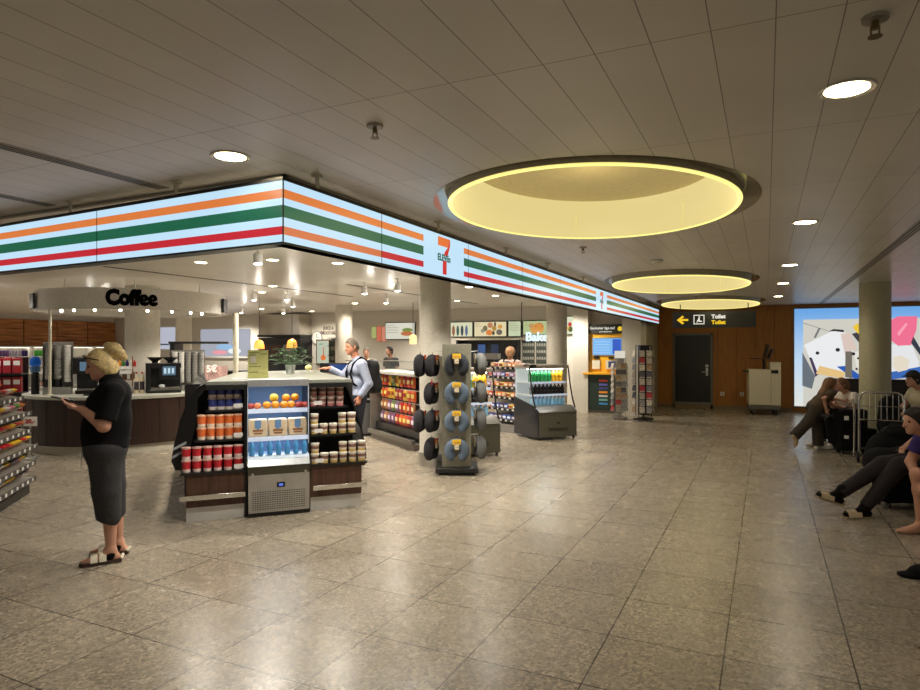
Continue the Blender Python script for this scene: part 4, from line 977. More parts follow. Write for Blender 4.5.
def bar(name, c, c2):
    o = MB().box(-.055,-.07,0,.055,.07,.085).build(name, mat(name+'_wrap_%d_%d' % c[:2], c, .35, vary=.2, scale=60), bevel=.012); MB().box(-.045,-.073,.02,.045,-.0705,.06).build('printed_label', mat(name+'_lab_%d_%d' % c2[:2], c2, .4), o); return o
BC = [((200,150,110),(226,200,170),'tan'),((214,196,190),(200,80,80),'pale pink'),((170,140,180),(230,220,240),'lilac'),((220,130,60),(250,240,220),'orange'),((60,80,150),(220,226,240),'blue'),((170,40,44),(240,220,200),'red'),((220,200,120),(160,60,40),'yellow'),((50,44,60),(200,190,210),'dark')]
bmk = [Maker(bar('candy_box', c, c2), 'candy box', 'candy boxes on the tiered shelves') for c, c2, _ in BC]
tp2 = [[0,1,6,0,3,3],[1,2,2,4,1,2],[2,3,0,6,3,0],[3,5,3,3,0,6],[6,3,4,4,7,4],[4,7,4,7,7,4]]
for r_, (z, y0) in enumerate(TD):
    for i in range(8):
        j = tp2[r_][i % 6]; bmk[j].put(T.w(.09+.132*i, y0+.085, z+.0135), T.a, '%s candy box, %s on the %s of the tiered shelves' % (BC[j][2], ORD[i], ['top shelf','second shelf','third shelf','fourth shelf','fifth shelf','bottom shelf'][r_]))

# ================================================================== SNACK WALL with hanging bags
S = Fr(-6.62, 9.98, -34.7)
t = thing('snack_display', 'black open display of hanging snack bags left of the white column', 'display', S.w(0,0), S.a)
MB().box(0,.0,.0,1.85,.5,.10).build('base_rail', mat('rail_taupe', (112,104,96), .35, .3), t); MB().box(-.05,-.05,.10,1.85,.02,.17).build('bumper_rail', STEELD, t)
MB().box(0,.1,.17,1.85,.5,.30).build('lower_body', BLACK, t); MB().box(0,.40,.3,1.85,.44,1.22).build('back_panel', mat('peg_back', (60,50,44), .6), t)
MB().box(-.06,.0,.17,-.02,.5,1.24).build('side_frame', STEELD, t); MB().box(-.06,-.0,1.2,1.85,.5,1.25).build('top_frame', mat('top_pale', (170,164,152), .4), t)
for z in (1.14,.91,.69,.47): MB().cyl((0,.22,z+.03),(1.85,.22,z+.03),.008,n=8).build('hang_bar', STEEL, t)
SB = [((214,90,40),(240,220,120),'orange'),((170,32,38),(240,210,150),'red'),((220,180,60),(170,50,40),'yellow'),((90,120,60),(230,220,160),'green'),((120,80,110),(220,210,230),'purple'),((150,96,60),(236,210,170),'brown')]
smk = [Maker(candy_bag('snack_bag', c, c2, .15, .19), 'snack bag', 'snack bags on the hanging display') for c, c2, _ in SB]
pp = [[0,1,2,3,2,0,1,1],[0,0,2,2,1,1,2,0],[5,5,4,3,4,1,0,1],[4,5,4,4,1,0,0,1]]
for r_, z in enumerate((.99,.76,.54,.32)):
    for i in range(9):
        j = pp[r_][i % 8]; smk[j].put(S.w(.10+.165*i,.20,z-.01), S.a+random.uniform(-.15,.15), '%s snack bag hanging %s in the %s row of the black display' % (SB[j][2], ORD[i], ['top','second','third','bottom'][r_]))
t = thing('waste_bin', 'dark grey bin behind the man, left of the hanging snack bags', 'bin', S.w(-.42,.12), S.a)
MB().box(-.2,-.2,.03,.2,.2,.62).build('bin_body', mat('bin_grey2', (86,84,82), .4), t, bevel=.02); MB().box(-.21,-.21,.62,.21,.21,.68).build('bin_lid', BLACK, t, bevel=.01); MB().box(-.18,-.18,0,.18,.18,.03).build('bin_foot', BLACK, t)
t = thing('black_cabinet', 'tall black cabinet end beside the hanging snack bags', 'cabinet', S.w(-.45,.75), S.a)
MB().box(-.35,-.2,.0,.35,.3,1.2).build('cabinet_body', BLACK, t); MB().box(-.36,-.21,1.2,.36,.31,1.24).build('cabinet_top', STEELD, t)

# ================================================================== SERVICE COUNTERS AND BACK WALL
def counter(label, x0, y0, x1, y1, h=1.05, fm=DARKWOOD, name='service_counter'):
    t = thing(name, label, 'counter', (x0,y0,0)); w_, d_ = x1-x0, y1-y0
    MB().box(.02,.03,.1,w_-.02,d_,h-.04).build('counter_body', fm, t); MB().box(.04,.08,0,w_-.04,d_-.02,.1).build('toe_kick', BLACK, t); MB().box(0,0,h-.04,w_,d_,h).build('counter_top', STEEL, t); return t
counter('dark service counter with a steel top, in front of the oven hood', -14.6,14.1,-10.4,14.8, 1.0)
counter('steel service counter with the two staff behind it', -9.4,13.0,-6.2,13.7, 1.12, BLACK)
counter('long service counter under the bakery menu boards', -8.3,14.3,-4.95,15.0, 1.02, mat('counter_pale', (196,182,160), .4))
t = thing('glass_guard', 'glass guard with steel rail on the staff counter', 'guard', (-9.4,13.0,1.12)); MB().box(0,.03,0,3.2,.04,.22).build('glass_sheet', GLASS, t); MB().box(0,.0,.22,3.2,.3,.24).build('guard_rail', STEEL, t)
t = thing('back_bar_niche', 'dark recessed back bar under the menu boards', 'niche', (-7.85,16.1,0))
MB().box(0,.3,.9,1.85,.38,1.88).box(0,0,.9,.06,.3,1.88).box(1.79,0,.9,1.85,.3,1.88).build('niche_lining', mat('niche_black', (16,16,18), .4), t); MB().box(0,.0,1.87,1.85,.38,1.92).build('niche_cap', CREAMP, t); MB().box(0,0,0,1.85,.38,.9).build('niche_base', STEELD, t)
for i, (x, c) in enumerate(((.55,(70,110,170)),(.95,(44,60,90)))): MB().box(x,.285,1.45,x+.22,.3,1.75).build('blue_panel', glow('niche_panel%d' % i, c, .6), t)
t = thing('espresso_machine', 'dark espresso machine on the back bar left of the pink-haired customer', 'coffee machine', (-6.15,14.65,1.02)); MB().box(-.3,-.2,0,.3,.2,.08).box(-.3,.0,.08,.3,.2,.36).box(-.3,-.2,.30,.3,.0,.36).build('machine_body', BLACK, t, bevel=.01); MB().box(-.2,-.12,.36,.2,.1,.5).build('cup_rail', STEELD, t); MB().cyl((-.1,-.1,.2),(-.1,-.1,.3),.03).cyl((.1,-.1,.2),(.1,-.1,.3),.03).build('group_head', STEEL, t)
# menu boards on the back wall
def board(px0, px1, z0, z1, col, label, art):
    t = thing('menu_board', label, 'menu board', ((px0+px1)/2,16.44,0), 0, 'lit menu boards')
    w_ = (px1-px0)/2
    MB().box(-w_,0,z0,w_,.05,z1).build('board_frame', BLACK, t); MB().box(-w_+.02,-.004,z0+.02,w_-.02,0,z1-.02).build('lit_panel', glow('board_%d_%d_%d' % col, col, .85), t)
    art(t, w_, z0, z1)
def lines(t, w_, z0, z1, x0=-.9, x1=-.3, n=4, mname='board_text', top=.85):
    mb = MB(); h = z1-z0
    for i in range(n): mb.box(x0*w_, -.007, z1-h*(1-top)-h*.14*i-.012, (x0+(x1-x0)*(1 if i else .7))*w_, -.004, z1-h*(1-top)-h*.14*i)
    mb.build('menu_lines', mat('board_text', (150,140,110), .5, emit=.3, ecol=(150,140,110)), t)
def blobs(t, w_, z0, z1, spec):
    for x, z, rx, rz_, c in spec:
        mb = MB(); n = 16; mb.prism([(x*w_+rx*math.cos(2*PI*i/n), z0+(z1-z0)*z+rz_*math.sin(2*PI*i/n)) for i in range(n)], -.008, -.004, 'xz')
        mb.build('printed_picture', glow('art_%d_%d_%d' % c, c, .85, .4), t)
def a1(t, w_, z0, z1): lines(t, w_, z0, z1, -.9, -.5, 2); blobs(t, w_, z0, z1, [(-.42+.26*i,.42,.045,.15,[(60,80,110),(150,90,70),(70,100,90),(60,60,80),(90,110,140)][i]) for i in range(5)])
def a2(t, w_, z0, z1): lines(t, w_, z0, z1, -.92, -.5, 2); blobs(t, w_, z0, z1, [(-.3,.55,.07,.08,(120,110,80)),(0,.75,.08,.08,(190,130,90)),(-.05,.28,.1,.08,(226,130,60)),(.25,.55,.07,.07,(180,140,60)),(.55,.3,.09,.08,(110,100,90)),(.6,.65,.07,.06,(216,160,80)),(.2,.25,.04,.06,(70,70,60)),(-.45,.4,.06,.06,(150,150,130)),(.3,.8,.03,.07,(90,70,50))])
def a3(t, w_, z0, z1): lines(t, w_, z0, z1, -.85, .7, 4)
def a4(t, w_, z0, z1): lines(t, w_, z0, z1, -.9, -.6, 2); blobs(t, w_, z0, z1, [(.05,.45,.2,.14,(222,160,80)),(.2,.6,.12,.09,(196,120,60)),(-.35,.65,.08,.06,(190,150,100))])
def a5(t, w_, z0, z1): lines(t, w_, z0, z1, -.9, -.1, 4); blobs(t, w_, z0, z1, [(.45,.35,.2,.07,(190,110,60)),(.5,.55,.18,.06,(120,140,60))])
BZ0, BZ1 = 1.96, 2.40
board(-8.53,-7.48,BZ0,BZ1,(226,226,190),'cream lit menu board with a row of drink bottles', a1)
board(-7.45,-6.45,BZ0,BZ1,(236,222,178),'cream lit menu board with many round dishes', a2)
board(-6.42,-6.03,BZ0,BZ1,(206,218,180),'pale green lit menu board with lines of text only, left of the bakery sign', a3)
board(-5.99,-5.20,BZ0+.04,BZ1,(186,200,146),'green lit menu board with a pastry picture above the bakery sign', a4)
board(-10.4,-9.36,1.90,2.42,(226,224,206),'white lit menu board with a sandwich, left of the white column', a5)
t = thing('framed_poster', 'lit framed food poster right of the bakery column', 'poster', (-4.68,16.44,0)); 
MB().box(-.16,0,2.0,.16,.04,2.5).build('poster_frame', BLACK, t); MB().box(-.14,-.004,2.02,.14,0,2.48).build('lit_panel', glow('board_poster', (222,226,196), .95), t); blobs(t, .14, 1.97, 2.48, [(.1,.6,.05,.06,(200,60,50)),(.2,.35,.06,.07,(70,90,50)),(-.2,.4,.04,.05,(226,180,80))])
t = thing('bakery_sign', 'white lit letters reading Bakery hung in front of the menu boards', 'sign', (-4.95,14.75,0))
text('Bakery', .31, glow('bakery_white', (226,248,252), 1.1), t, (.06,0,1.92), FRONT, .02, .007, 'letters', sx=.95)
MB().cyl((-.45,0,2.1),(-.45,0,CZ),.01,n=8).build('hanger_rod', BLACKM, t); MB().box(-.45,.02,1.80,.45,.05,1.84).build('letter_rail', BLACKM, t); MB().cyl((.45,0.03,1.82),(.45,.03,CZ),.01,n=8).cyl((-.45,.03,1.82),(-.45,.03,2.2),.01,n=8).build('hanger_rod', BLACKM, t)
t = thing('hanging_cabinet', 'grey wall cabinet of pastry racks below the bakery sign', 'cabinet', (-5.56,16.28,0))
MB().box(-.42,-.02,1.05,.42,.2,1.9).build('cabinet_body', mat('cabinet_pale', (186,180,166), .4), t)
for x in (-.37,.02):
    w_ = MB().box(x,-.03,1.1,x+.35,-.02,1.85).build('glass_door', mat('rack_glass', (70,74,68), .2), t)
    for j in range(4):
        mb = MB(); mb.box(x+.01,-.036,1.16+.18*j,x+.34,-.03,1.17+.18*j)
        for q in range(5): mb.box(x+.02+.065*q,-.036,1.175+.18*j,x+.065+.065*q,-.03,1.235+.18*j)
        mb.build('rack_row', mat('rack_row', (150,150,140), .4, vary=.4), w_)
# oven area
t = thing('oven_hood', 'brushed steel extraction hood over the dark oven niche', 'hood', (-14.04,15.88,0))
MB().prism([(-.85,2.06),(.85,2.06),(.8,2.72),(-.8,2.72)], 0, .6, 'xz').build('hood_body', mat('hood_steel', (206,200,190), .25, .8), t); MB().box(-.88,-.02,2.0,.88,.6,2.07).build('hood_rim', BLACK, t)
t = thing('oven', 'black built-in oven with steel racks below the extraction hood', 'oven', (-13.94,15.88,0))
MB().box(-.95,.0,0,.75,.6,1.98).build('oven_body', mat('oven_black', (22,20,20), .35), t); MB().box(.1,-.02,1.0,.6,0,1.75).build('oven_door', STEELD, t)
for j in range(4): MB().box(.14,-.035,1.08+.16*j,.56,-.02,1.11+.16*j).build('oven_rack', STEEL, t)
MB().box(-.9,-.03,1.35,-.05,0,1.75).build('oven_shield', mat('oven_brown', (60,36,30), .3), t)
t = thing('wall_clock', 'round white wall clock right of the oven', 'clock', (-12.98,16.45,1.98)); MB().cyl((0,.03,0),(0,0,0),.2,n=24).build('clock_face', PAPER, t); MB().tube([(.2*math.cos(a*PI/12),0,.2*math.sin(a*PI/12)) for a in range(24)], .012, 6, closed=True).build('clock_rim', GREYP, t); MB().box(-.006,-.006,0,.006,0,.13).box(0,-.006,-.006,.09,0,.006).build('clock_hands', BLACK, t)
text('JUICE &\nSMOOTHIES', .15, mat('wall_text_grey', (112,104,96), .5), thing('wall_lettering', 'grey words juice and smoothies lettered on the white wall', 'lettering', (-12.55,16.49,2.2)), (0,0,0), FRONT, .004, .004, 'letters', sx=.8)
for x, lb, c in ((-12.72,'framed drinks poster with an orange fruit below the juice lettering',(206,214,190)),(-12.0,'narrow framed poster just left of the grey column',(220,200,170))):
    t = thing('framed_poster', lb, 'poster', (x,16.42,0)); MB().box(-.27,0,1.12,.27,.06,1.92).build('poster_frame', mat('frame_brown', (92,72,54), .4), t); MB().box(-.23,-.004,1.16,.23,0,1.88).build('poster_print', glow('poster_%d' % c[0], c, .75), t); blobs(t, .23, 1.16, 1.88, [(.1,.25,.1,.09,(226,120,60)),(.15,.5,.02,.18,(190,110,80)),(-.3,.85,.08,.02,(120,160,130))])
t = thing('wall_shelf', 'small black wall shelf of bottles between the framed posters', 'shelf', (-12.345,16.3,0)); 
for z in (1.1,1.4,1.7,1.95): MB().box(-.1,0,z,.1,.2,z+.02).build('shelf_board', BLACK, t)
MB().box(-.1,.18,1.1,.1,.2,1.97).build('shelf_back', CREAMP, t)
jb = Maker(water_bottle('drink_bottle', mat('drink_dark', (40,44,36), .2), BLACK, .2, .03), 'bottle', 'bottles on the small black wall shelf')
for j in range(3):
    for i in range(3): jb.put((-12.415+.07*i,16.38,1.121+.3*j), 0, 'dark bottle, %s on the %s board of the wall shelf' % (ORD[i], ['bottom','middle','top'][j]))
for i, (x, y, z, lb) in enumerate(((-10.03,10.72,1.64,'orange pendant lamp left of the green menu stand'),(-9.38,11.03,1.66,'orange pendant lamp right of the green menu stand'))):
    t = thing('pendant_lamp', lb, 'pendant lamp', (x,y,0), 0, 'orange pendant lamps')
    MB().lathe([(.115,z),(.11,z+.08),(.085,z+.16),(.03,z+.2)], 22).build('lamp_shade', mat('shade_orange', (226,140,50), .4, emit=.75, ecol=(232,160,70)), t); MB().cyl((0,0,z+.24),(0,0,CZ),.006,n=6).build('cord', BLACK, t); MB().ball((0,0,z+.04),.04).build('bulb', lampw, t)
t = thing('pendant_lamp', 'pale yellow square lamp beside the white column, under the sandwich menu board', 'pendant lamp', (-7.8,13.6,0)); MB().lathe([(.1,1.75),(.1,1.95),(.04,1.99)], 4).build('lamp_shade', mat('shade_yellow', (240,214,150), .4, emit=.7, ecol=(244,220,160)), t); MB().cyl((0,0,1.99),(0,0,CZ),.006,n=6).build('cord', BLACK, t)
for i, (x, c) in enumerate(((-10.33,(190,196,120)),(-10.14,(226,120,90)),(-9.95,(236,150,120)))):
    t = MB().box(-.07,0,1.95 if i == 0 else 1.86,.07,.03,2.3).build('wall_picture_panel', glow('colour_panel%d' % i, c, .7)); tag(t, ['green','red','salmon'][i]+' coloured wall panel of three left of the sandwich menu board', 'wall panel'); t.location = (x-.5,16.46,0)
# bright side room behind the coffee counter
t = thing('lit_window', 'pale lit window with blue lettering behind the coffee machine', 'window', (-20.0,16.46,0)); MB().box(-.75,0,1.6,.75,.03,2.4).build('window_pane', glow('window_lilac', (196,200,216), .8), t); MB().box(-.8,-.02,1.55,.8,.0,1.6).build('window_sill', WHITEP, t); MB().box(-.6,-.006,1.75,.3,0,1.80).build('printed_line', mat('print_blue', (0,0,0)), t)
t = thing('lit_window', 'wide lit window of the bright side room behind the cup dispenser', 'window', (-16.97,16.46,0)); MB().box(-1.15,0,1.35,1.15,.03,2.3).build('window_pane', glow('window_grey', (186,190,204), .75), t); MB().box(-1.2,-.03,1.3,1.2,0,1.36).build('window_sill', WHITEP, t)
blobs(t, 1.15, 1.35, 2.3, [(-.2,.15,.35,.08,(236,160,170)),(.4,.2,.3,.1,(230,236,240)),(0,.35,.4,.1,(150,190,226))])
t = thing('food_display', 'small lit food cabinet with pink price signs behind the island top', 'display', (-11.3,10.3,0), .5)
MB().box(-.6,-.25,0,.6,.25,.95).build('cabinet_base', BLACK, t); MB().box(-.6,-.25,.95,-.5,.25,1.75).box(-.62,-.27,1.75,.5,.27,1.8).build('cabinet_frame', BLACK, t); MB().box(-.5,-.2,.95,.5,.2,1.25).build('food_tray', mat('food_pink', (176,140,130), .5, vary=.5, scale=30, emit=.1, ecol=(206,176,170)), t)
text('5€', .2, PAPER, t, (.3,-.26,1.2), FRONT, .004, .006, 'price_letters')
for i, (x, y, w_) in enumerate(((-9.9,11.6,.5),(-8.75,11.9,.42))):
    t = thing('till_screen', ['wide black till screen behind the green menu stand, left one','black till with a blue screen behind the green menu stand, right one'][i], 'till', (x,y,0), .45)
    MB().box(-w_,-.25,0,w_,.25,1.1).build('till_desk', mat('till_desk_grey', (120,112,104), .5), t); MB().box(-w_,-.1,1.1,w_,.0,1.32).build('till_housing', BLACK, t, bevel=.01); MB().box(-w_*.5,-.105,1.13,w_*.8,-.1,1.29).build('screen', glow('till_blue' if i else 'till_dark', (50,80,140) if i else (24,24,28), .8), t)

# ================================================================== BETTING TERMINAL, RACKS, TOILET SIGN, CART
t = thing('betting_terminal', 'yellow betting terminal with a blue screen and dark green base', 'terminal', (-3.72,16.15,0))
MB().box(-.5,.05,2.02,.5,.34,2.26).build('header_panel', mat('header_dark', (44,44,40), .4), t)
text('Gevinster lige nu!', .09, glow('header_text', (226,226,210)), t, (-.04,.046,2.16), FRONT, .002, .002); text('prøv lykken her', .05, glow('header_text', (0,0,0)), t, (.05,.046,2.07), FRONT, .002, .001)
MB().cyl((.41,.05,2.14),(.41,.04,2.14),.06,n=16).build('badge', glow('badge_yellow', (222,190,40)), t)
YL = mat('terminal_yellow', (226,166,32), .4); MB().box(-.46,.10,1.02,.46,.34,2.02).build('yellow_back', YL, t); MB().box(-.5,-.10,.98,.5,.34,1.03).build('yellow_shelf', YL, t, bevel=.006)
MB().box(-.44,.0,.08,.44,.34,.98).build('green_base', mat('base_dark_green', (36,52,44), .4), t); MB().box(-.44,.04,.0,.44,.34,.08).build('foot', STEELD, t)
s_ = MB().box(-.30,.07,1.46,.46,.10,1.92).build('screen_frame', GREYP, t); MB().box(-.28,.066,1.48,.44,.07,1.90).build('screen', glow('terminal_blue', (120,180,236)), s_); MB().box(.22,.063,1.50,.43,.066,1.88).build('screen_panel', glow('terminal_navy', (50,90,190)), s_)
mb = MB()
for i in range(5): mb.box(-.25,.063,1.53+.07*i,.15,.066,1.535+.07*i)
mb.build('screen_lines', glow('terminal_white', (226,236,246)), s_)
MB().box(-.30,.06,1.12,-.1,.1,1.34).box(.05,.04,1.12,.42,.1,1.34).build('slip_holder', CREAMP, t); MB().box(.12,.035,1.16,.34,.04,1.32).build('printed_slip', mat('slip_blue', (60,70,110), .5), t); MB().box(-.26,.06,1.38,-.12,.1,1.45).box(.12,.06,1.38,.38,.1,1.43).build('coin_slot', BLACK, t)
for x in (-.15,.25): MB().cyl((x,.2,2.02),(x,.2,2.005),.04,n=12).build('canopy_lamp', lampw, t)
for i, c in enumerate(((206,70,50),(90,90,170),(60,70,130),(226,140,50),(200,200,200),(110,170,160),(70,140,200))): MB().box(-.11,-.004,.80-.097*i,.11,0,.85-.097*i).build('payment_sticker', mat('sticker%d' % i, c, .4), t)
def rack(label, x, y, h, r, cols_, rows_, seed, frame, topc=None, rz=0.):
    t = thing('card_rack', label, 'card rack', (x,y,0), rz)
    MB().lathe([(r*.9,0.03),(r*.9,.06),(.03,.09)], 4 if frame is BLACK else 20).build('rack_base', frame, t)
    MB().cyl((0,0,.06),(0,0,h),.02).build('pole', frame, t)
    mb = MB()
    for s1 in (-1,1):
        for s2 in (-1,1): mb.box(s1*r*.55-.008,s2*r*.55-.008,.1,s1*r*.55+.008,s2*r*.55+.008,h)
    mb.box(-r*.56,-r*.56,h-.02,r*.56,r*.56,h).box(-r*.4,-r*.4,.14,r*.4,r*.4,h-.02); mb.build('rack_frame', frame, t)
    for k in range(4): a = PI/4+k*PI/2; MB().cyl((r*.8*math.cos(a)-.01,r*.8*math.sin(a),.02),(r*.8*math.cos(a)+.01,r*.8*math.sin(a),.02),.02,n=10).build('castor', RUBBER, t)
    if topc: MB().box(-.12,-.02,h,.12,0,h+.17).build('top_card', topc, t)
    F = Fr(x, y, math.degrees(rz)); rnd = random.Random(seed)
    pal = [(200,192,180),(150,150,152),(176,168,160),(120,124,130),(190,60,70),(214,206,196),(96,96,104),(180,150,120)]
    for side in range(3):          # front, left, right
        for i in range(rows_):
            for j in range(cols_ if side == 0 else 1):
                z = .26+(h-.45)*i/(rows_-1); jj = (j-(cols_-1)/2)
                if side == 0: p = F.w(jj*r*1.05/cols_*1.15, -r*.72, z); a = rz
                else: p = F.w((-1 if side == 1 else 1)*r*.85, 0, z); a = rz+(-1 if side == 1 else 1)*1.25
                c = rnd.choice(pal)
                key = 'card_%s_%d' % (seed, pal.index(c))
                if key not in CARDS:
                    o = MB().box(-.06,-.004,-.072,.06,.004,.072).build('postcard', mat('postcard_%d_%d' % (seed, pal.index(c)), c, .4, vary=.5, scale=25)); MB().box(-.054,-.012,-.072,.054,-.004,-.05).build('wire_pocket', STEEL, o); CARDS[key] = Maker(o, 'postcard', 'postcards on the racks')
                where = ['front','left side','right side'][side]
                o = CARDS[key].put(p, a, 'postcard on the %s of the %s rack, row %s from the top%s' % (where, ['grey','black'][seed-1], ['one','two','three','four','five','six','seven','eight','nine','ten'][rows_-1-i], (', '+['left','right'][j]) if (side == 0 and cols_ == 2) else ''))
                o.rotation_euler.x = -.2
CARDS = {}
rack('grey revolving card rack with a lit photo on top, before the betting terminal', -3.08,15.05,1.42,.2,2,8,1,STEEL, glow('top_photo', (236,232,214), .8), .4)
rack('tall black card rack with red cards low down, right of the white pillar', -2.52,14.95,1.72,.26,2,9,2,BLACK, None, .4)
t = thing('toilet_sign', 'black hanging sign with a yellow arrow reading Toilet twice', 'sign', (-1.2,17.3,0))
MB().box(-.98,0,2.17,.98,.12,2.58).build('sign_box', mat('sign_box_black', (14,14,16), .25), t); yg = glow('sign_yellow', (242,196,30)); wg = glow('sign_lit_white', (232,228,214))
MB().prism([(-.88,2.375),(-.74,2.49),(-.70,2.45),(-.765,2.40),(-.60,2.40),(-.60,2.35),(-.765,2.35),(-.70,2.30),(-.74,2.26)], -.004, 0, 'xz').build('arrow', yg, t)
pic = MB().box(-.47,-.004,2.26,-.45,0,2.50).box(-.23,-.004,2.26,-.21,0,2.50).box(-.47,-.004,2.26,-.21,0,2.28).box(-.47,-.004,2.48,-.21,0,2.50); pic.box(-.36,-.004,2.33,-.32,0,2.42).cyl((-.335,-.004,2.445),(-.335,0,2.445),.02,n=10).box(-.34,-.004,2.32,-.27,0,2.35).prism([(-.40,2.30),(-.38,2.30),(-.36,2.37),(-.38,2.37)], -.004, 0, 'xz'); pic.build('pictogram', wg, t)
text('Toilet', .135, wg, t, (.12,-.002,2.445), FRONT, .002, .006); text('Toilet', .135, yg, t, (.12,-.002,2.30), FRONT, .002, .006)
for x in (-.8,.8): MB().cyl((x,.06,2.58),(x,.06,CZ),.012).build('hanger_rod', BLACKM, t)
t = thing('computer_cart', 'white computer cabinet on wheels standing at the oak wall', 'cart', (-.06,17.75,0), .12)
WC = mat('cart_white', (206,198,170), .4)
MB().box(-.36,-.3,.24,.36,.3,1.12).build('cabinet_body', WC, t, bevel=.012); MB().box(.12,-.3,1.12,.36,.3,1.30).build('raised_back', WC, t, bevel=.01); MB().box(-.36,-.3,.14,.36,.3,.24).build('cart_skirt', STEELD, t)
MB().box(.135,-.304,.26,.14,-.3,1.12).build('door_gap', BLACK, t); MB().box(.14,-.306,1.03,.30,-.3,1.11).build('brand_plate', BLACK, t); MB().box(-.46,-.2,1.05,-.36,.2,1.09).build('push_handle', BLACK, t)
MB().box(-.3,-.2,1.38,.16,.15,1.40).box(-.02,-.02,1.12,.04,.04,1.4).build('keyboard_arm', BLACK, t); R_ = Matrix.Rotation(.2,3,'Y')
MB().obox((.06,.0,1.58),.05,.42,.34,R_).build('monitor', BLACK, t, bevel=.01); MB().obox((.16,.05,1.52),.04,.36,.24,Matrix.Rotation(.35,3,'Y')).build('second_monitor', BLACK, t, bevel=.01)
for x in (-.26,.26):
    for y in (-.22,.22): w_ = MB().cyl((x-.02,y,.07),(x+.02,y,.07),.07,n=16).build('castor', RUBBER, t); MB().box(x-.03,y-.02,.07,x+.03,y+.02,.15).build('castor_fork', STEEL, w_)
# ================================================================== LUGGAGE POSTER
AX0, AX1, AZ0, AZ1, AY = .66, 5.6, .16, 2.66, 18.56
t = thing('luggage_poster', 'large back-lit wall poster of white suitcases and a pink balloon', 'poster', (0,AY,0))
MB().box(AX0-.03,.0,AZ0-.03,AX1+.03,.04,AZ1+.03).build('poster_frame', STEELD, t)
m, nt, b, g_ = node_mat('poster_blue_gradient', .3)
sep = nt.nodes.new('ShaderNodeSeparateXYZ'); nt.links.new(g_.outputs['Position'], sep.inputs[0])
rng = nt.nodes.new('ShaderNodeMapRange'); rng.inputs['From Min'].default_value = .2; rng.inputs['From Max'].default_value = 2.6; nt.links.new(sep.outputs['Z'], rng.inputs['Value'])
gc = ramp(nt, rng.outputs[0], [(0, lin((222,226,220))), (.45, lin((190,216,240))), (1, lin((104,164,226)))])
nt.links.new(gc, b.inputs['Emission Color']); b.inputs['Emission Strength'].default_value = 1.; b.inputs['Base Color'].default_value = (.05,.06,.08,1)
MB().box(AX0,-.004,AZ0,AX1,0,AZ1).build('blue_border', m, t)
MB().box(.86,-.007,AZ0,AX1,-.004,2.38).build('picture_ground', glow('poster_ground', (206,204,194)), t)
def pp_(pts, c, d, nm):
    # poster picture outline in photo-plane metres
    MB().prism(pts, -.007-d, -.007, 'xz').build(nm, glow('poster_%d_%d_%d' % c, c), t)
pp_([(0.841,1.547),(1.127,0.938),(1.056,0.611),(0.841,0.687)], (104,112,120), .001, 'dark_corner')
pp_([(0.877,1.731),(1.514,2.092),(1.825,2.028),(1.961,1.59),(1.791,1.111),(1.688,0.989),(1.145,1.02)], (232,234,236), .002, 'white_suitcase')
pp_([(1.601,1.188),(1.825,1.211),(2.148,0.939),(2.148,0.86),(1.995,0.876)], (44,92,176), .0025, 'blue_cloth')
pp_([(1.002,1.384),(1.056,1.405),(1.198,0.98),(1.134,0.918)], (70,60,90), .003, 'suitcase_edge')
pp_([(1.226,1.204),(1.784,1.051),(1.739,0.89),(1.145,1.0)], (226,190,130), .0035, 'patterned_box')
pp_([(1.688,2.01),(1.893,2.028),(2.029,1.63),(1.893,1.57),(1.791,1.43)], (216,196,186), .003, 'peach_paper')
pp_([(1.791,1.57),(1.934,1.57),(1.934,0.895),(1.784,0.931)], (112,106,96), .0035, 'grey_strap')
pp_([(1.927,2.008),(2.046,2.046),(2.164,1.907),(2.164,1.788),(2.063,1.808)], (64,62,66), .003, 'camera_body')
pp_([(1.944,2.166),(2.029,2.264),(2.164,2.203),(2.164,1.926),(2.097,1.966)], (236,196,60), .0035, 'yellow_object')
pp_([(1.409,2.065),(1.532,2.132),(1.756,2.109),(1.756,2.049),(1.549,2.079)], (50,48,50), .003, 'black_handle')
pp_([(1.961,1.55),(2.164,1.591),(2.164,1.038),(2.029,1.194)], (226,222,212), .003, 'white_cloth')
for (x, z, r) in [(1.18, 1.527, 0.043), (1.625, 1.609, 0.049), (1.961, 1.511, 0.041), (2.063, 1.4, 0.027), (2.029, 1.135, 0.027), (1.02, 1.392, 0.025)]: pp_([(x+r*math.cos(k*PI/5), z+r*math.sin(k*PI/5)) for k in range(10)], (40,40,46), .004, 'black_mark')
for pts in ([(0.859, 2.303), (1.409, 2.093), (1.409, 2.081), (0.859, 2.287)], [(1.198, 2.156), (1.251, 2.155), (1.145, 1.913), (1.092, 1.913)]): pp_(pts, (120,120,118), .0015, 'floor_joint')
pp_([(2.727,1.748),(3.178,1.708),(3.304,1.326),(3.304,1.173),(2.76,1.048)], (226,228,230), .002, 'white_suitcase')
pp_([(2.727,2.331),(2.889,2.425),(3.273,2.417),(3.257,2.091),(3.146,1.728),(2.889,1.709),(2.727,1.864)], (238,112,146), .003, 'pink_balloon')
pp_([(2.873,2.018),(3.05,2.267),(3.082,2.228),(2.905,1.941)], (250,160,180), .004, 'balloon_fold')
pp_([(2.792,1.437),(2.954,1.477),(3.114,1.362),(3.082,1.131),(2.889,1.07),(2.776,1.204)], (226,216,196), .0035, 'cream_hat')
pp_([(3.193,1.939),(3.399,1.517),(3.399,1.365),(3.146,1.785)], (50,56,70), .003, 'dark_strap')
pp_([(2.727,1.067),(3.336,1.211),(3.399,1.136),(3.399,0.983),(2.76,0.893)], (60,104,180), .003, 'blue_cloth')
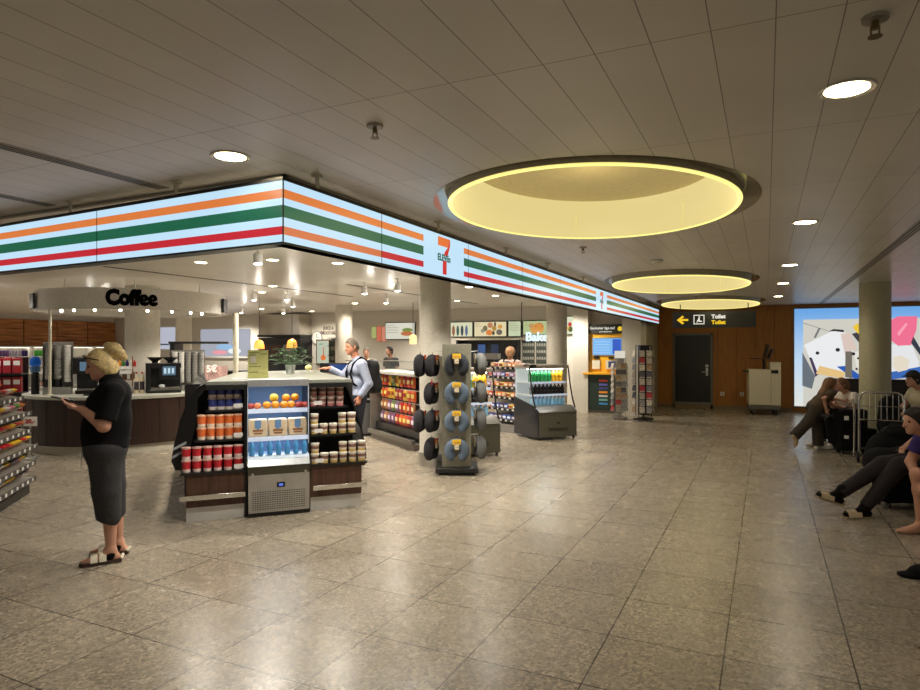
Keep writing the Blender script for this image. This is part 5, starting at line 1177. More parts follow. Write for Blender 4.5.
t = thing('low_partition', 'dark low partition in front of the luggage poster', 'partition', (1.28,17.2,0)); MB().box(0,0,.02,3.6,.1,.92).build('partition_panel', mat('partition_dark', (34,32,32), .6), t); MB().box(0,-.01,.92,3.6,.11,.95).build('partition_cap', BLACK, t)
# ================================================================== LUGGAGE, CART
def suitcase(label, loc, rz, w_, d_, h, m, handle=True):
    t = thing('suitcase', label, 'suitcase', loc, rz)
    MB().box(-w_/2,-d_/2,.05,w_/2,d_/2,h).build('case_body', m, t, bevel=.03)
    z_ = MB().box(-w_/2-.004,-.012,.06,w_/2+.004,.012,h+.003).build('zip_band', BLACKM, t)
    MB().box(-w_*.36,-d_/2-.025,.12,w_*.36,-d_/2,h*.55).build('front_pocket', m, t, bevel=.012)
    MB().tube([(-.07,0,h),(-.06,0,h+.03),(.06,0,h+.03),(.07,0,h)], .011, 8).build('handle', BLACK, t)
    for x in (-w_/2+.05,w_/2-.05):
        for y in (-d_/2+.05,d_/2-.05): MB().cyl((x-.012,y,.03),(x+.012,y,.03),.03,n=12).build('wheel', RUBBER, t)
    return t
bc2 = mat('case_black', (10,10,11), .75, bump=.25, scale=90, spec=.15); bn = mat('case_navy_black', (11,11,14), .75, bump=.25, scale=90, spec=.15)
s_ = suitcase('tall upright black suitcase with white tags left of the luggage trolley', (1.205,11.78,0), .35, .40, .28, .70, bc2)
MB().box(-.16,-.176,.54,-.11,-.139,.60).build('white_tag', PAPER, s_); MB().box(-.16,-.176,.25,-.11,-.139,.30).build('white_tag', PAPER, s_)
suitcase('black suitcase lying behind the sandalled feet, under the trolley bags', (1.28,8.1,0), .45, .46, .26, .42, bn)
suitcase('black suitcase behind the seated woman in white', (1.12,13.15,0), .2, .5, .3, .7, bc2)
t = thing('luggage_trolley', 'steel luggage trolley with a wire back and small wheels', 'trolley', (1.50,10.95,0), -.1)
# local x: to the viewer's right, y away
fr_ = MB(); H_ = 1.02
fr_.tube([(-.27,0,.14),(-.27,-.02,.9),(-.25,-.02,.99),(-.2,-.02,1.02),(.2,-.02,1.02),(.25,-.02,.99),(.27,-.02,.9),(.27,0,.14)], .016, 10)
fr_.tube([(-.33,-.06,.10),(-.33,-.06,.75),(-.35,-.10,.92)], .014, 8); fr_.build('push_frame', CHROME, t)
wr = MB()
for i in range(7): wr.tube([(-.21+.07*i,-.02,.62),(-.21+.07*i,-.02,1.0)], .004, 6)
wr.tube([(-.27,-.02,.62),(.27,-.02,.62)], .010, 8).tube([(-.27,-.02,.82),(.27,-.02,.82)], .006, 8); wr.build('wire_basket', CHROME, t)
MB().tube([(-.26,.0,.14),(-.24,.6,.12),(.24,.6,.12),(.26,0,.14)], .016, 8).tube([(0,0,.14),(0,.6,.12)], .012, 8).build('platform', CHROME, t)
for x, y in ((-.28,-.02),(.28,-.02),(0,.56)): w_ = MB().cyl((x-.02,y,.075),(x+.02,y,.075),.075,n=18).build('wheel', RUBBER, t); MB().cyl((x-.022,y,.075),(x+.022,y,.075),.03,n=12).build('wheel_hub', GREYP, w_)
def soft_bag(label, loc, rz, prims, m, vox=.014, name='duffel_bag'):
    o = thing(name, label, 'bag', loc, rz); sdf_obj('bag_body', prims, vox, m, o); return o
o = soft_bag('large soft black duffel bag standing just in front of the luggage trolley', (1.66,10.5,.0), -.1, [rc((-.22,0,.20),(.32,0,.20),.2,.2,.05), rc((-.2,0,.32),(.26,0,.32),.17,.17,.05), el((.0,.0,.50),(.24,.15,.11),.06)], bc2)
MB().tube([(-.2,-.1,.52),(-.1,-.06,.63),(.1,-.06,.63),(.2,-.1,.52)], .014, 8).build('carry_handle', BLACK, o)
o = soft_bag('black holdall on the floor behind the outstretched legs', (1.66,9.75,.0), .1, [rc((-.34,0,.2),(.34,0,.2),.2,.2,.04,sq=((0,0,1),.95)), el((.05,0,.36),(.24,.14,.08),.05)], bn)
MB().tube([(-.2,-.12,.36),(-.1,-.1,.46),(.1,-.1,.46),(.2,-.12,.36)], .012, 8).build('carry_handle', BLACK, o)
o = soft_bag('black rucksack standing behind the wire back of the trolley', (1.66,11.38,.0), 0, [rc((0,0,.5),(0,0,.82),.16,.13,.05,sq=((0,1,0),.8)), el((0,-.1,.5),(.12,.08,.14),.03)], bc2, name='rucksack')
MB().tube([(-.05,0,.93),(0,0,.99),(.05,0,.93)], .01, 8).build('top_loop', BLACK, o)
t = thing('drink_bottle', 'blue-topped water bottle beside the seated woman in white', 'bottle', (1.12,13.15,.71))
MB().lathe([(.045,0),(.05,.02),(.05,.2),(.03,.26)], 14).build('bottle_body', mat('bottle_teal', (60,110,140), .2), t); MB().cyl((0,0,.26),(0,0,.31),.028).build('bottle_cap', PAPER, t)
for bx_, by_, bn_, lb in ((1.80,5.4,6,'row of dark seats under the two people at the right edge'),(2.30,11.4,2,'dark double seat under the man in the cap')):
    t = thing('bench', lb, 'bench', (bx_,by_,0)); L_ = .55*bn_
    for i in range(bn_): MB().box(-.25,.02+.55*i,.36,.25,.52+.55*i,.405).build('seat', BLACK, t, bevel=.01); MB().box(.24,.02+.55*i,.45,.29,.52+.55*i,.85).build('backrest', BLACK, t, bevel=.01)
    MB().box(-.05,0,.30,.05,L_,.36).box(.24,0,.40,.28,L_,.46).build('beam', BLACKM, t)
    for y in (.2,L_-.2): MB().box(-.04,y-.03,.02,.04,y+.03,.32).box(-.25,y-.03,0,.25,y+.03,.02).build('leg', BLACKM, t)
o = sdf_obj('dark_garment', [rc((0,0,.03),(.2,.06,.05),.03,.06,.05), el((.1,.02,.05),(.14,.09,.05),.04), el((-.05,-.01,.02),(.07,.05,.02),.03)], .01, BLACKC); tag(o, 'black cloth corner lying on the floor at the right edge', 'cloth'); o.location = (.98,5.62,0)
# ================================================================== PEOPLE (local x = facing, y = their left, z = up)
def cloth(name, prims, vox, m, par): return sdf_obj(name, prims, vox, m, par)
def mir(p): return (p[0], -p[1], p[2])
HAIRB = mat('hair_blonde', (214,188,132), .6, vary=.3, scale=45, bump=.6); HAIRD = mat('hair_dark', (30,21,18), .8, vary=.3, scale=45, bump=.5); HAIRG = mat('hair_grey_brown', (104,92,80), .65, vary=.35, scale=60, bump=.5); HAIRN = mat('hair_brown', (116,80,50), .6, vary=.3, scale=45, bump=.5)
def feet_shoes(par, ank, d, m, name='shoe', s=1., g_=.008, cut=None, vox=.009, sole=None):
    P = grow(foot(ank, d, s), g_)
    if cut: 
        for p in P: p['cut'] = cut
    return sdf_obj(name, P, vox, m, par)
def P_(name, label, loc, rz): return thing('person', label, 'person', loc, rz)

WA = math.radians(230)
# ---- woman with the bun, reading her phone
w = P_('person', 'blonde woman with a bun, black polo and dark knee-length shorts, looking at a phone', (-4.725,3.335,0), WA)
hc = V3(.022,0,1.548); hR = rotm(.36)
tor = [rc((-.065,-.07,1.30),(-.065,.07,1.30),.125,.125,.05), rc((-.03,-.04,1.12),(-.03,.04,1.12),.165,.165,.07), rc((-.012,-.03,1.0),(-.012,.03,1.0),.168,.168,.06), rc((-.02,-.06,.88),(-.02,.06,.88),.150,.150,.05),
       rc((-.085,-.17,1.335),(-.085,.17,1.335),.06,.06,.05), el((.03,0,1.24),(.09,.16,.09),.05)]
shL, elL, wrL = (-.08,.20,1.33), (-.02,.27,1.085), (.14,.115,1.205)
shR, elR, wrR = (-.08,-.20,1.33), (-.03,-.27,1.07), (.15,-.05,1.19)
aL = arm(shL, elL, wrL, 1.05, 1.05); aR = arm(shR, elR, wrR, 1.05, 1.05)
kL, nL = (-.03,.10,.50), (-.055,.105,.095); kR, nR = (-.05,-.10,.50), (-.095,-.10,.095)
lL = leg((-.02,.095,.86), kL, nL, 1., 1.05); lR = leg((-.02,-.095,.86), kR, nR, 1., 1.05)
fdL = (1,.12,0); fdR = (1,-.18,0)
hdL = hand(wrL, (.86,-.42,.28), (0,.25,1), (.3,1,0), .35); hdR = hand(wrR, (.9,.25,.28), (0,-.2,1), (.3,-1,0), .35)
body = grow(tor, -.014) + [rc((-.055,0,1.36),(-.005,0,1.475),.062,.056,.03)] + head(hc, hR) + aL + aR + hdL + hdR + lL + lR + foot(nL, fdL) + foot(nR, fdR)
sdf_obj('body', body, .0075, SKIN, w); eyes(hc, hR, w)
polo = grow(tor, .004); cl = [((0,0,.885),(0,0,-1)), ((-.05,0,1.44),(.30,0,1))]
for p in polo: p['cut'] = cl
def sleeve(sh, el_, f, e, r0=.052, r1=.042):
    sh, el_ = V3(*sh), V3(*el_); d = el_-sh; q = sh+d*f; return rc(sh, sh+d*(f+.15), r0+e, r1+e+.012, .03, cut=(tuple(q), tuple(d)))
polo += [sleeve(shL, elL, .86, .022), sleeve(shR, elR, .86, .022), rc((-.06,0,1.40),(-.03,0,1.43),.076,.072,.015)]
polo.append(el((.01,0,1.475),(.058,.058,.06),.01,sub=True))
cloth('polo_shirt', polo, .008, mat('polo_black', (11,10,12), .9, vary=.2, bump=.25, scale=90, spec=.15), w)
sh = []
for (hp, kn, an) in (((-.015,.085,.86),kL,nL),((-.015,-.085,.86),kR,nR)):
    cutp = [((kn[0],0,.315),(.42,0,-1))]
    m_ = V3(*kn)*.6+V3(*an)*.4
    sh += [rc(hp, (kn[0]+.005,kn[1],.56), .128, .103, .03, cut=cutp), rc((kn[0]+.005,kn[1],.56), (kn[0]-.01,kn[1],.36), .103, .090, .02, cut=cutp)]
sh += [dict(p, cut=[((0,0,.955),(0,0,1))]) for p in grow([rc((-.015,-.05,.90),(-.015,.05,.90),.150,.150,.05)], .008)]
so = cloth('shorts', sh, .008, mat('shorts_charcoal', (42,40,42), .85, vary=.25, bump=.4, scale=60), w)
MB().box(.147,.06,.76,.152,.11,.86).build('side_tag', PAPER, so)
MB().tube([(-.02+.163*math.cos(a*PI/12),.205*math.sin(a*PI/12),.945) for a in range(24)], .010, 6, closed=True).build('belt', BLACKC, so)
hairp = [el(hc, (.108,.087,.122), .02, hR, cut=[(tuple(hc+hR@V3(.045,0,.02)), tuple(hR@V3(1,0,-.55)))]), el(hc+hR@V3(-.035,0,-.04), (.08,.078,.085), .03, hR, cut=[(tuple(hc+hR@V3(.02,0,0)), tuple(hR@V3(1,0,0)))]),
         el(hc+V3(-.088,0,.112),(.064,.06,.058),.012), el(hc+V3(-.13,.02,.085),(.045,.045,.04),.012), el(hc+V3(-.05,-.02,.145),(.035,.045,.028),.012), el(hc+V3(-.155,0,.05),(.035,.03,.03),.012)]
h_ = sdf_obj('hair', hairp, .007, HAIRB, w)
g_ = MB()
for s_ in (1,-1):
    a = hc+hR@V3(.085,s_*.052,.078); b_ = hc+hR@V3(-.005,s_*.092,.03); g_.tube([tuple(a),tuple((a+b_)/2+V3(0,s_*.014,.004)),tuple(b_)], .0045, 6)
    c = hc+hR@V3(.082,s_*.034,.088); g_.obox(tuple(c), .012, .055, .036, Matrix(hR.tolist()))
g_.build('sunglasses', mat('sunglass_dark', (36,26,24), .2), w)
for nk, fd, nm in ((nL,fdL,'l'),(nR,fdR,'r')):
    n_ = V3(*nk); d = unit(fd); sd = V3(-d[1],d[0],0)
    def Q(a, b_, z): return tuple(V3(n_[0],n_[1],0)+d*a+sd*b_+V3(0,0,z))
    sdf_obj('sock', [rc(tuple(n_+V3(0,0,.01)), tuple(n_+V3(0,0,-.03)), .043, .043, .02), rc(Q(0,0,.055), Q(.1,0,.04), .036,.03,.02)], .008, BLACKC, w)
    sd_ = MB(); out = [(-.075,-.03),(-.06,-.042),(.05,-.045),(.14,-.052),(.19,-.04),(.215,0),(.19,.038),(.14,.05),(.05,.04),(-.06,.04),(-.075,.03)]
    mb = MB(); vs = [Q(a,b_,z) for z in (.0,.028) for a,b_ in out]; N = len(out)
    mb.add(vs, [tuple(reversed(range(N))), tuple(range(N,2*N))]); mb.add(vs, [(i,(i+1)%N,N+(i+1)%N,N+i) for i in range(N)])
    sl_ = mb.build('sandal', mat('sandal_sole', (60,44,34), .7), w)
    sm_c = mat('sandal_cream', (206,198,176), .5)
    for a in (.055,.115):
        pts = [Q(a,-.052+.104*k/6, .028+.078*math.sin(PI*k/6)**.7*(1.0 if a < .1 else .8)) for k in range(7)]; vs = []
        for p_ in pts: vs += [tuple(V3(*p_)-d*.024), tuple(V3(*p_)+d*.024)]
        MB().add(vs, [(2*k,2*k+1,2*k+3,2*k+2) for k in range(6)], 0, True).build('sandal_strap', sm_c, sl_, fixn=False)
    MB().tube([Q(-.07,-.035,.03),Q(-.085,0,.05),Q(-.07,.035,.03)], .012, 6).build('heel_strap', sm_c, sl_)
ph = MB().box(-.078,-.038,-.005,.078,.038,.005).build('phone', BLACK, bevel=.003); MB().box(-.073,-.034,.005,.073,.034,.0056).build('phone_screen', glow('phone_glow', (70,76,84), .5), ph)
tag(ph, 'thin phone held in both hands of the woman with the bun', 'phone')
a = WA; fx, fy = math.cos(a), math.sin(a); ph.location = (-4.725+fx*.272-fy*.045, 3.335+fy*.272+fx*.045, 1.284); ph.rotation_euler = (0, -.25, a)

# ---- man in the light shirt with a rucksack, hand on the island
ma = math.radians(227.8)
w = P_('person', 'grey-haired man in a pale blue shirt and dark trousers with his hand on the island', (-5.31,7.65,0), ma)
hc = V3(.075,0,1.69); hR = rotm(.22, .25)
tor = [rc((0,-.09,1.36),(0,.09,1.36),.115,.115,.05), rc((.01,-.06,1.16),(.01,.06,1.16),.118,.118,.06), rc((.0,-.07,1.0),(.0,.07,1.0),.115,.115,.05), rc((-.02,-.18,1.445),(-.02,.18,1.445),.06,.06,.05)]
shL, elL, wrL = (-.02,.215,1.43), (-.10,.27,1.16), (.02,.235,.98); shR, elR, wrR = (-.0,-.215,1.43), (.16,-.27,1.25), (.36,-.23,1.375)
aL = arm(shL, elL, wrL); aR = arm(shR, elR, wrR)
nL, nR = (-.02,.10,.09), (.02,-.10,.09); kL, kR = (.03,.10,.52), (.04,-.10,.52)
hands = hand(wrL, (.25,-.05,-1), (0,-1,0), (1,0,0), .5) + hand(wrR, (1,.0,-.02), (0,0,-1), (0,1,0), .1)
body = grow(tor, -.012)+[rc((0,0,1.46),(.04,0,1.58),.06,.056,.03)]+head(hc, hR)+aL+aR+hands+leg((0,.09,.92),kL,nL)+leg((0,-.09,.92),kR,nR)+foot(nL,(1,.15,0))+foot(nR,(1,-.15,0))
sdf_obj('body', body, .01, SKIN2, w); eyes(hc, hR, w)
stt = grow(tor, .006)
for p in stt: p['cut'] = ((0,0,.97),(0,0,-1))
def full_sleeve(sh, el_, wr, e=.014):
    d = V3(*wr)-V3(*el_); return [rc(sh, el_, .055+e, .044+e, .03), rc(el_, wr, .044+e, .032+e, .02, cut=(tuple(V3(*wr)-d*.04), tuple(d)))]
stt += full_sleeve(shL, elL, wrL)+full_sleeve(shR, elR, wrR)+[rc((.0,0,1.475),(.012,0,1.505),.07,.068,.015)]
cloth('shirt', stt, .011, mat('shirt_pale_blue', (160,168,190), .7, vary=.1, bump=.3, scale=30), w)
def trousers(par, m, hips, ks, ns, r=(.108,.075,.06), top=1.0, vox=.011, pel=None, end=.04):
    T_ = []
    for h, k_, n_ in zip(hips, ks, ns):
        k3, n3 = V3(*k_), V3(*n_); dd = unit(n3-k3)
        T_ += [rc(h, k_, r[0], r[1], .03), rc(k_, tuple(n3), r[1], r[2], .02, cut=(tuple(n3+dd*end), tuple(dd)))]
    if pel: T_ += pel
    return cloth('trousers', T_, vox, m, par)
trousers(w, mat('trousers_navy', (32,34,44), .8, bump=.3, scale=40), ((0,.085,.92),(0,-.085,.92)), (kL,kR), (nL,nR), pel=[dict(rc((0,-.065,.98),(0,.065,.98),.125,.125,.04), cut=((0,0,1.03),(0,0,1)))])
for n_, d in ((nL,(1,.15,0)),(nR,(1,-.15,0))): feet_shoes(w, n_, d, mat('shoe_brown', (58,40,32), .4), g_=.012, cut=((0,0,.10),(0,0,1)), vox=.011)
sdf_obj('hair', [el(hc, (.106,.084,.124), .02, hR, cut=[(tuple(hc+hR@V3(.06,0,.035)), tuple(hR@V3(1,0,-.6))), (tuple(hc+hR@V3(0,0,-.03)), tuple(hR@V3(.5,0,-1)))])], .009, HAIRG, w)
# his rucksack is worn: a thing of its own
def wpos(o, rz, p): c, s_ = math.cos(rz), math.sin(rz); return (o[0]+p[0]*c-p[1]*s_, o[1]+p[0]*s_+p[1]*c, o[2]+p[2])
t = thing('rucksack', 'black rucksack on the back of the man in the pale blue shirt', 'rucksack', (-5.31,7.65,0), ma)
sdf_obj('pack', [rc((-.222,-.06,1.12),(-.222,-.05,1.40),.095,.09,.04), rc((-.222,.06,1.12),(-.222,.05,1.40),.095,.09,.04), rc((-.228,0,1.1),(-.218,0,1.42),.10,.09,.04), el((-.305,0,1.14),(.06,.12,.13),.03)], .012, mat('pack_black', (16,15,17), .8, bump=.2, scale=60), t)
for s_ in (1,-1): MB().tube([(-.14,s_*.13,1.46),(-.02,s_*.135,1.535),(.09,s_*.135,1.44),(.132,s_*.14,1.30),(.10,s_*.165,1.16),(-.12,s_*.15,1.06)], .017, 8).build('shoulder_strap', BLACKC, t)

# ---- customer seen from behind and two staff
def standing(label, loc, rz, hair, top, bottom, height=1.7, sleeve_=True, arms=None, pitch=.1, hairx=None, vox=.013):
    w = P_('person', label, loc, rz); k_ = height/1.75
    S_ = lambda p: tuple(V3(*p)*k_)
    hc = V3(.03,0,1.63)*k_; hR = rotm(pitch)
    tor = [rc(S_((0,-.09,1.30)),S_((0,.09,1.30)),.112,.112,.05), rc(S_((0,-.06,1.10)),S_((0,.06,1.10)),.112,.112,.06), rc(S_((0,-.08,.95)),S_((0,.08,.95)),.115,.115,.05), rc(S_((-.02,-.17,1.385)),S_((-.02,.17,1.385)),.055,.055,.05)]
    shL, elL, wrL = [S_(p) for p in (arms or ((-.02,.205,1.375),(-.02,.25,1.10),(.20,.17,1.10)))]; shR, elR, wrR = mir(shL), mir(elL), mir(wrL)
    nL, nR = S_((0,.09,.09)), S_((0,-.09,.09)); kL, kR = S_((.02,.09,.5)), S_((.02,-.09,.5)); hL, hR_ = S_((0,.085,.9)), S_((0,-.085,.9))
    dL = V3(*wrL)-V3(*elL); dR = V3(*wrR)-V3(*elR)
    body = grow(tor,-.012)+[rc(S_((0,0,1.40)),S_((.01,0,1.53)),.058,.054,.03)]+head(hc,hR)+arm(shL,elL,wrL)+arm(shR,elR,wrR)+hand(wrL,dL,(0,0,-1),(0,-1,0),.3)+hand(wrR,dR,(0,0,-1),(0,1,0),.3)+leg(hL,kL,nL)+leg(hR_,kR,nR)+foot(nL,(1,.1,0))+foot(nR,(1,-.1,0))
    sdf_obj('body', body, vox, SKIN, w); eyes(hc, hR, w)
    tp_ = grow(tor, .008)
    for p in tp_: p['cut'] = ((0,0,.9*k_),(0,0,-1))
    tp_ += full_sleeve(shL,elL,wrL) + full_sleeve(shR,elR,wrR) if sleeve_ else [sleeve(shL,elL,.6,.018), sleeve(shR,elR,.6,.018)]
    cloth('shirt', tp_, vox, top, w)
    trousers(w, bottom, (hL,hR_), (kL,kR), (nL,nR), vox=vox, pel=[dict(rc(S_((0,-.065,.93)),S_((0,.065,.93)),.122,.122,.04), cut=((0,0,.97*k_),(0,0,1)))])
    for n_ in (nL,nR): feet_shoes(w, n_, (1,0,0), BLACK, g_=.012, cut=((0,0,.1*k_),(0,0,1)), vox=vox)
    sdf_obj('hair', [el(hc, (.108,.086,.124), .02, hR, cut=[(tuple(hc+hR@V3(.06,0,.03)), tuple(hR@V3(1,0,-.6)))])] + (hairx(hc,hR) if hairx else []), .01, hair, w)
    return w
standing('customer seen from behind with pinkish fair hair and a dark rucksack under the menu boards', (-5.2,13.45,0), PI/2+.1, mat('hair_pink_blonde', (176,134,96), .6, vary=.25, scale=50), mat('top_pale_pink', (206,180,172), .8), mat('trousers_dark', (36,36,40), .8), 1.68, hairx=lambda c, R: [el(c+R@V3(-.01,0,.01),(.115,.112,.122),.02),el(c+R@V3(-.105,0,.02),(.055,.06,.055),.015), el(c+R@V3(-.08,0,-.05),(.05,.075,.08),.03)])
t = thing('rucksack', 'dark rucksack with pale stripes on the back of the pinkish-haired customer', 'rucksack', (-5.2,13.45,0), PI/2+.1)
sdf_obj('pack', [rc((-.235,-.07,1.0),(-.235,-.055,1.26),.095,.085,.04), rc((-.235,.07,1.0),(-.235,.055,1.26),.095,.085,.04), rc((-.235,0,1.0),(-.235,0,1.28),.10,.09,.04)], .013, mat('pack_navy', (34,38,48), .7), t)
MB().tube([(-.30,-.15,1.22),(-.325,0,1.31),(-.30,.15,1.22)], .012, 6).tube([(-.32,-.12,1.05),(-.345,0,1.12),(-.32,.12,1.05)], .009, 6).build('pale_stripe', mat('stripe_pale', (196,196,200), .5), t)
for s_ in (1,-1): MB().tube([(-.13,s_*.12,1.32),(-.02,s_*.13,1.42),(.11,s_*.13,1.30),(.10,s_*.15,1.1),(-.13,s_*.15,.98)], .016, 6).build('shoulder_strap', BLACKC, t)
standing('grey-haired staff member in a pale shirt behind the steel counter', (-9.6,14.25,0), -PI/2+.5, HAIRG, mat('shirt_cream', (206,196,176), .8), mat('trousers_dark',(0,0,0)), 1.66)
standing('dark-haired staff member in black behind the steel counter', (-8.82,14.2,0), -PI/2-.3, HAIRD, mat('shirt_black', (20,19,20), .8), mat('trousers_dark',(0,0,0)), 1.70, sleeve_=False)

# ---- girl kicking one leg back as she hugs
w = P_('person', 'long-haired girl in a brown top kicking one leg back as she hugs the seated woman', (.796,11.9,0), math.radians(25.6))
hc = V3(.17,0,1.075); hR = rotm(.35)
tor = [rc((.09,-.06,.90),(.09,.06,.90),.082,.082,.04), rc((.0,-.05,.80),(.0,.05,.80),.085,.085,.05), rc((-.08,-.06,.71),(-.08,.06,.71),.092,.092,.05), rc((.12,-.11,.945),(.12,.11,.945),.045,.045,.04)]
shL, elL, wrL = (.12,.14,.945), (.29,.20,.83), (.42,.04,.80); shR, elR, wrR = (.12,-.14,.945), (-.08,-.24,.86), (-.02,-.20,.70)
kL, nL = (-.01,.07,.39), (0,.06,.07); kR, nR = (-.27,-.08,.44), (-.47,-.09,.24)
body = grow(tor,-.01)+[rc((.12,0,.95),(.15,0,1.02),.045,.043,.03)]+head(hc,hR,.92)+arm(shL,elL,wrL,.8,.85)+arm(shR,elR,wrR,.8,.85)+hand(wrL,(.8,-.6,0),(-.5,-.8,0),(0,0,1),.5,.8)+hand(wrR,(.3,.2,-1),(.8,.5,0),(1,0,0),.4,.8)
body += leg((-.09,.065,.68),kL,nL,.75)+leg((-.09,-.065,.68),kR,nR,.75)+foot(nL,(1,.1,0),.8)+foot(nR,(-.25,0,-1),.8)
sdf_obj('body', body, .010, SKIN, w); eyes(hc, hR, w, .92)
tp_ = grow(tor, .010)
for p in tp_: p['cut'] = ((-.14,0,.72),(-.35,0,-1))
cloth('top', tp_+[sleeve(shL,elL,.75,.014,.042,.036), sleeve(shR,elR,.75,.014,.042,.036)], .010, mat('top_brown', (74,54,32), .85, vary=.2), w)
trousers(w, mat('trousers_olive_dark', (50,42,32), .85, vary=.2, bump=.3, scale=30), ((-.09,.06,.68),(-.09,-.06,.68)), (kL,kR), (nL,nR), (.095,.085,.085), vox=.010, pel=[rc((-.085,-.05,.70),(-.085,.05,.70),.098,.098,.04)], end=.0)
feet_shoes(w, nL, (1,.1,0), mat('shoe_white', (200,196,186), .5), s=.8, g_=.010, vox=.010); feet_shoes(w, nR, (-.25,0,-1), mat('shoe_beige', (176,156,116), .5), s=.8, g_=.010, vox=.010)
sdf_obj('hair', [el(hc,(.10,.083,.114),.02,hR,cut=[(tuple(hc+hR@V3(.045,0,.02)),tuple(hR@V3(1,0,-.5)))]), rc(hc+hR@V3(-.05,0,.0),(.04,0,.93),.085,.07,.04,sq=((1,0,0),.7)), rc((.04,0,.93),(.03,.02,.84),.065,.03,.03,sq=((1,0,0),.6)), rc(hc+hR@V3(.0,.06,-.03),(.14,.085,.92),.04,.025,.03)], .010, HAIRN, w)

# ---- seated figures: a common builder
def seated(label, loc, rz, J, top, bottom, hair, shoes, sleeves='short', bare=False, hairx=None, headR=None, vox=.011, s=1., legcut=.03, rtr=(.10,.078,.062), footd=((1,.1,0),(1,-.1,0))):
    w = P_('person', label, loc, rz)
    hc = V3(*J['head']); hR = headR if headR is not None else rotm(.1)
    sc_ = V3(*J['chest']); sw = J.get('sw', .19)*s
    tor = [rc(sc_+V3(0,-.08,0), sc_+V3(0,.08,0), .115*s, .115*s, .05), rc(V3(*J['belly'])+V3(0,-.06,0), V3(*J['belly'])+V3(0,.06,0), .115*s, .115*s, .06), rc(V3(*J['hip'])+V3(0,-.085,.02), V3(*J['hip'])+V3(0,.085,.02), .115*s, .115*s, .06), rc(V3(*J['sh'])+V3(0,-sw+.03,0), V3(*J['sh'])+V3(0,sw-.03,0), .055*s, .055*s, .05)]
    shL = tuple(V3(*J['sh'])+V3(0,sw,-.01)); shR = tuple(V3(*J['sh'])+V3(0,-sw,-.01))
    elL, wrL, elR, wrR = J['elL'], J['wrL'], J['elR'], J['wrR']
    hL = tuple(V3(*J['hip'])+V3(.03,.085,0)); hR_ = tuple(V3(*J['hip'])+V3(.03,-.085,0))
    body = grow(tor,-.012)+[rc(V3(*J['sh'])+V3(.0,0,.02), hc+hR@V3(-.02,0,-.09), .056*s, .052*s, .03)]+head(hc,hR,s)+arm(shL,elL,wrL,s)+arm(shR,elR,wrR,s)
    body += hand(wrL, V3(*wrL)-V3(*elL), J.get('nL',(0,-.3,-1)), (.3,-1,0), .45, s)+hand(wrR, V3(*wrR)-V3(*elR), J.get('nR',(0,.3,-1)), (.3,1,0), .45, s)
    body += leg(hL,J['kL'],J['aL'],s)+leg(hR_,J['kR'],J['aR'],s)+foot(J['aL'],footd[0],s)+foot(J['aR'],footd[1],s)
    sdf_obj('body', body, vox, SKIN, w); eyes(hc, hR, w, s)
    tp_ = grow(tor, .009)
    if sleeves == 'long': tp_ += full_sleeve(shL,elL,wrL)+full_sleeve(shR,elR,wrR)
    elif sleeves == 'short': tp_ += [sleeve(shL,elL,.6,.016), sleeve(shR,elR,.6,.016)]
    cloth('shirt', tp_, vox, top, w)
    if bare:
        T_ = []
        for h, k_ in ((hL,J['kL']),(hR_,J['kR'])):
            d = V3(*k_)-V3(*h); T_.append(rc(h, k_, .105*s, .085*s, .03, cut=(tuple(V3(*h)+d*.55), tuple(d))))
        cloth('shorts', T_+grow([rc(V3(*J['hip'])+V3(0,-.085,0), V3(*J['hip'])+V3(0,.085,0), .115*s, .115*s, .04)], .012), vox, bottom, w)
    else:
        trousers(w, bottom, (hL,hR_), (J['kL'],J['kR']), (J['aL'],J['aR']), rtr, vox=vox, pel=grow([rc(V3(*J['hip'])+V3(0,-.085,0), V3(*J['hip'])+V3(0,.085,0), .115*s, .115*s, .04)], .012), end=legcut)
    if shoes:
        for n_, d in ((J['aL'],footd[0]),(J['aR'],footd[1])): feet_shoes(w, n_, d, shoes, s=s, g_=.011, cut=((n_[0],n_[1],n_[2]+.015),(0,0,1)), vox=vox)
    hp = [el(hc, V3(.108,.086,.124)*s, .02, hR, cut=[(tuple(hc+hR@V3(.06,0,.03)), tuple(hR@V3(1,0,-.6)))])]
    sdf_obj('hair', hp+(hairx(hc,hR) if hairx else []), .010, hair, w)
    return w, hc, hR
# seated woman in white
f0 = math.radians(205.6)
seated('seated woman in a white top and black trousers, hugged by the girl', (1.22,12.32,0), f0, dict(head=(.10,0,1.06), chest=(-.02,0,.78), belly=(-.05,0,.62), hip=(-.06,0,.47), sh=(-.01,0,.88), elL=(.08,.25,.66), wrL=(.27,.12,.72), elR=(.10,-.24,.68), wrR=(.28,-.06,.78), kL=(.36,.11,.47), aL=(.32,.13,.09), kR=(.36,-.13,.47), aR=(.40,-.15,.09), nL=(1,0,0), nR=(1,0,0)),
       mat('top_white', (206,198,186), .8, vary=.1), mat('trousers_black', (18,17,18), .85), HAIRN, mat('shoe_white',(0,0,0)), s=.95, hairx=lambda c, R: [el(c+R@V3(-.07,0,-.02),(.06,.07,.08),.03)])
t = thing('suitcase', 'low black case that the woman in white sits on', 'suitcase', (1.32,12.36,0), f0); MB().box(-.2,-.28,.03,.2,.28,.355).build('case_body', bc2, t, bevel=.02); MB().box(-.204,-.284,.18,.204,.284,.195).build('zip_band', BLACKM, t)
for x in (-.15,.15):
    for y in (-.2,.2): MB().cyl((x-.01,y,.018),(x+.01,y,.018),.018,n=10).build('wheel', RUBBER, t)
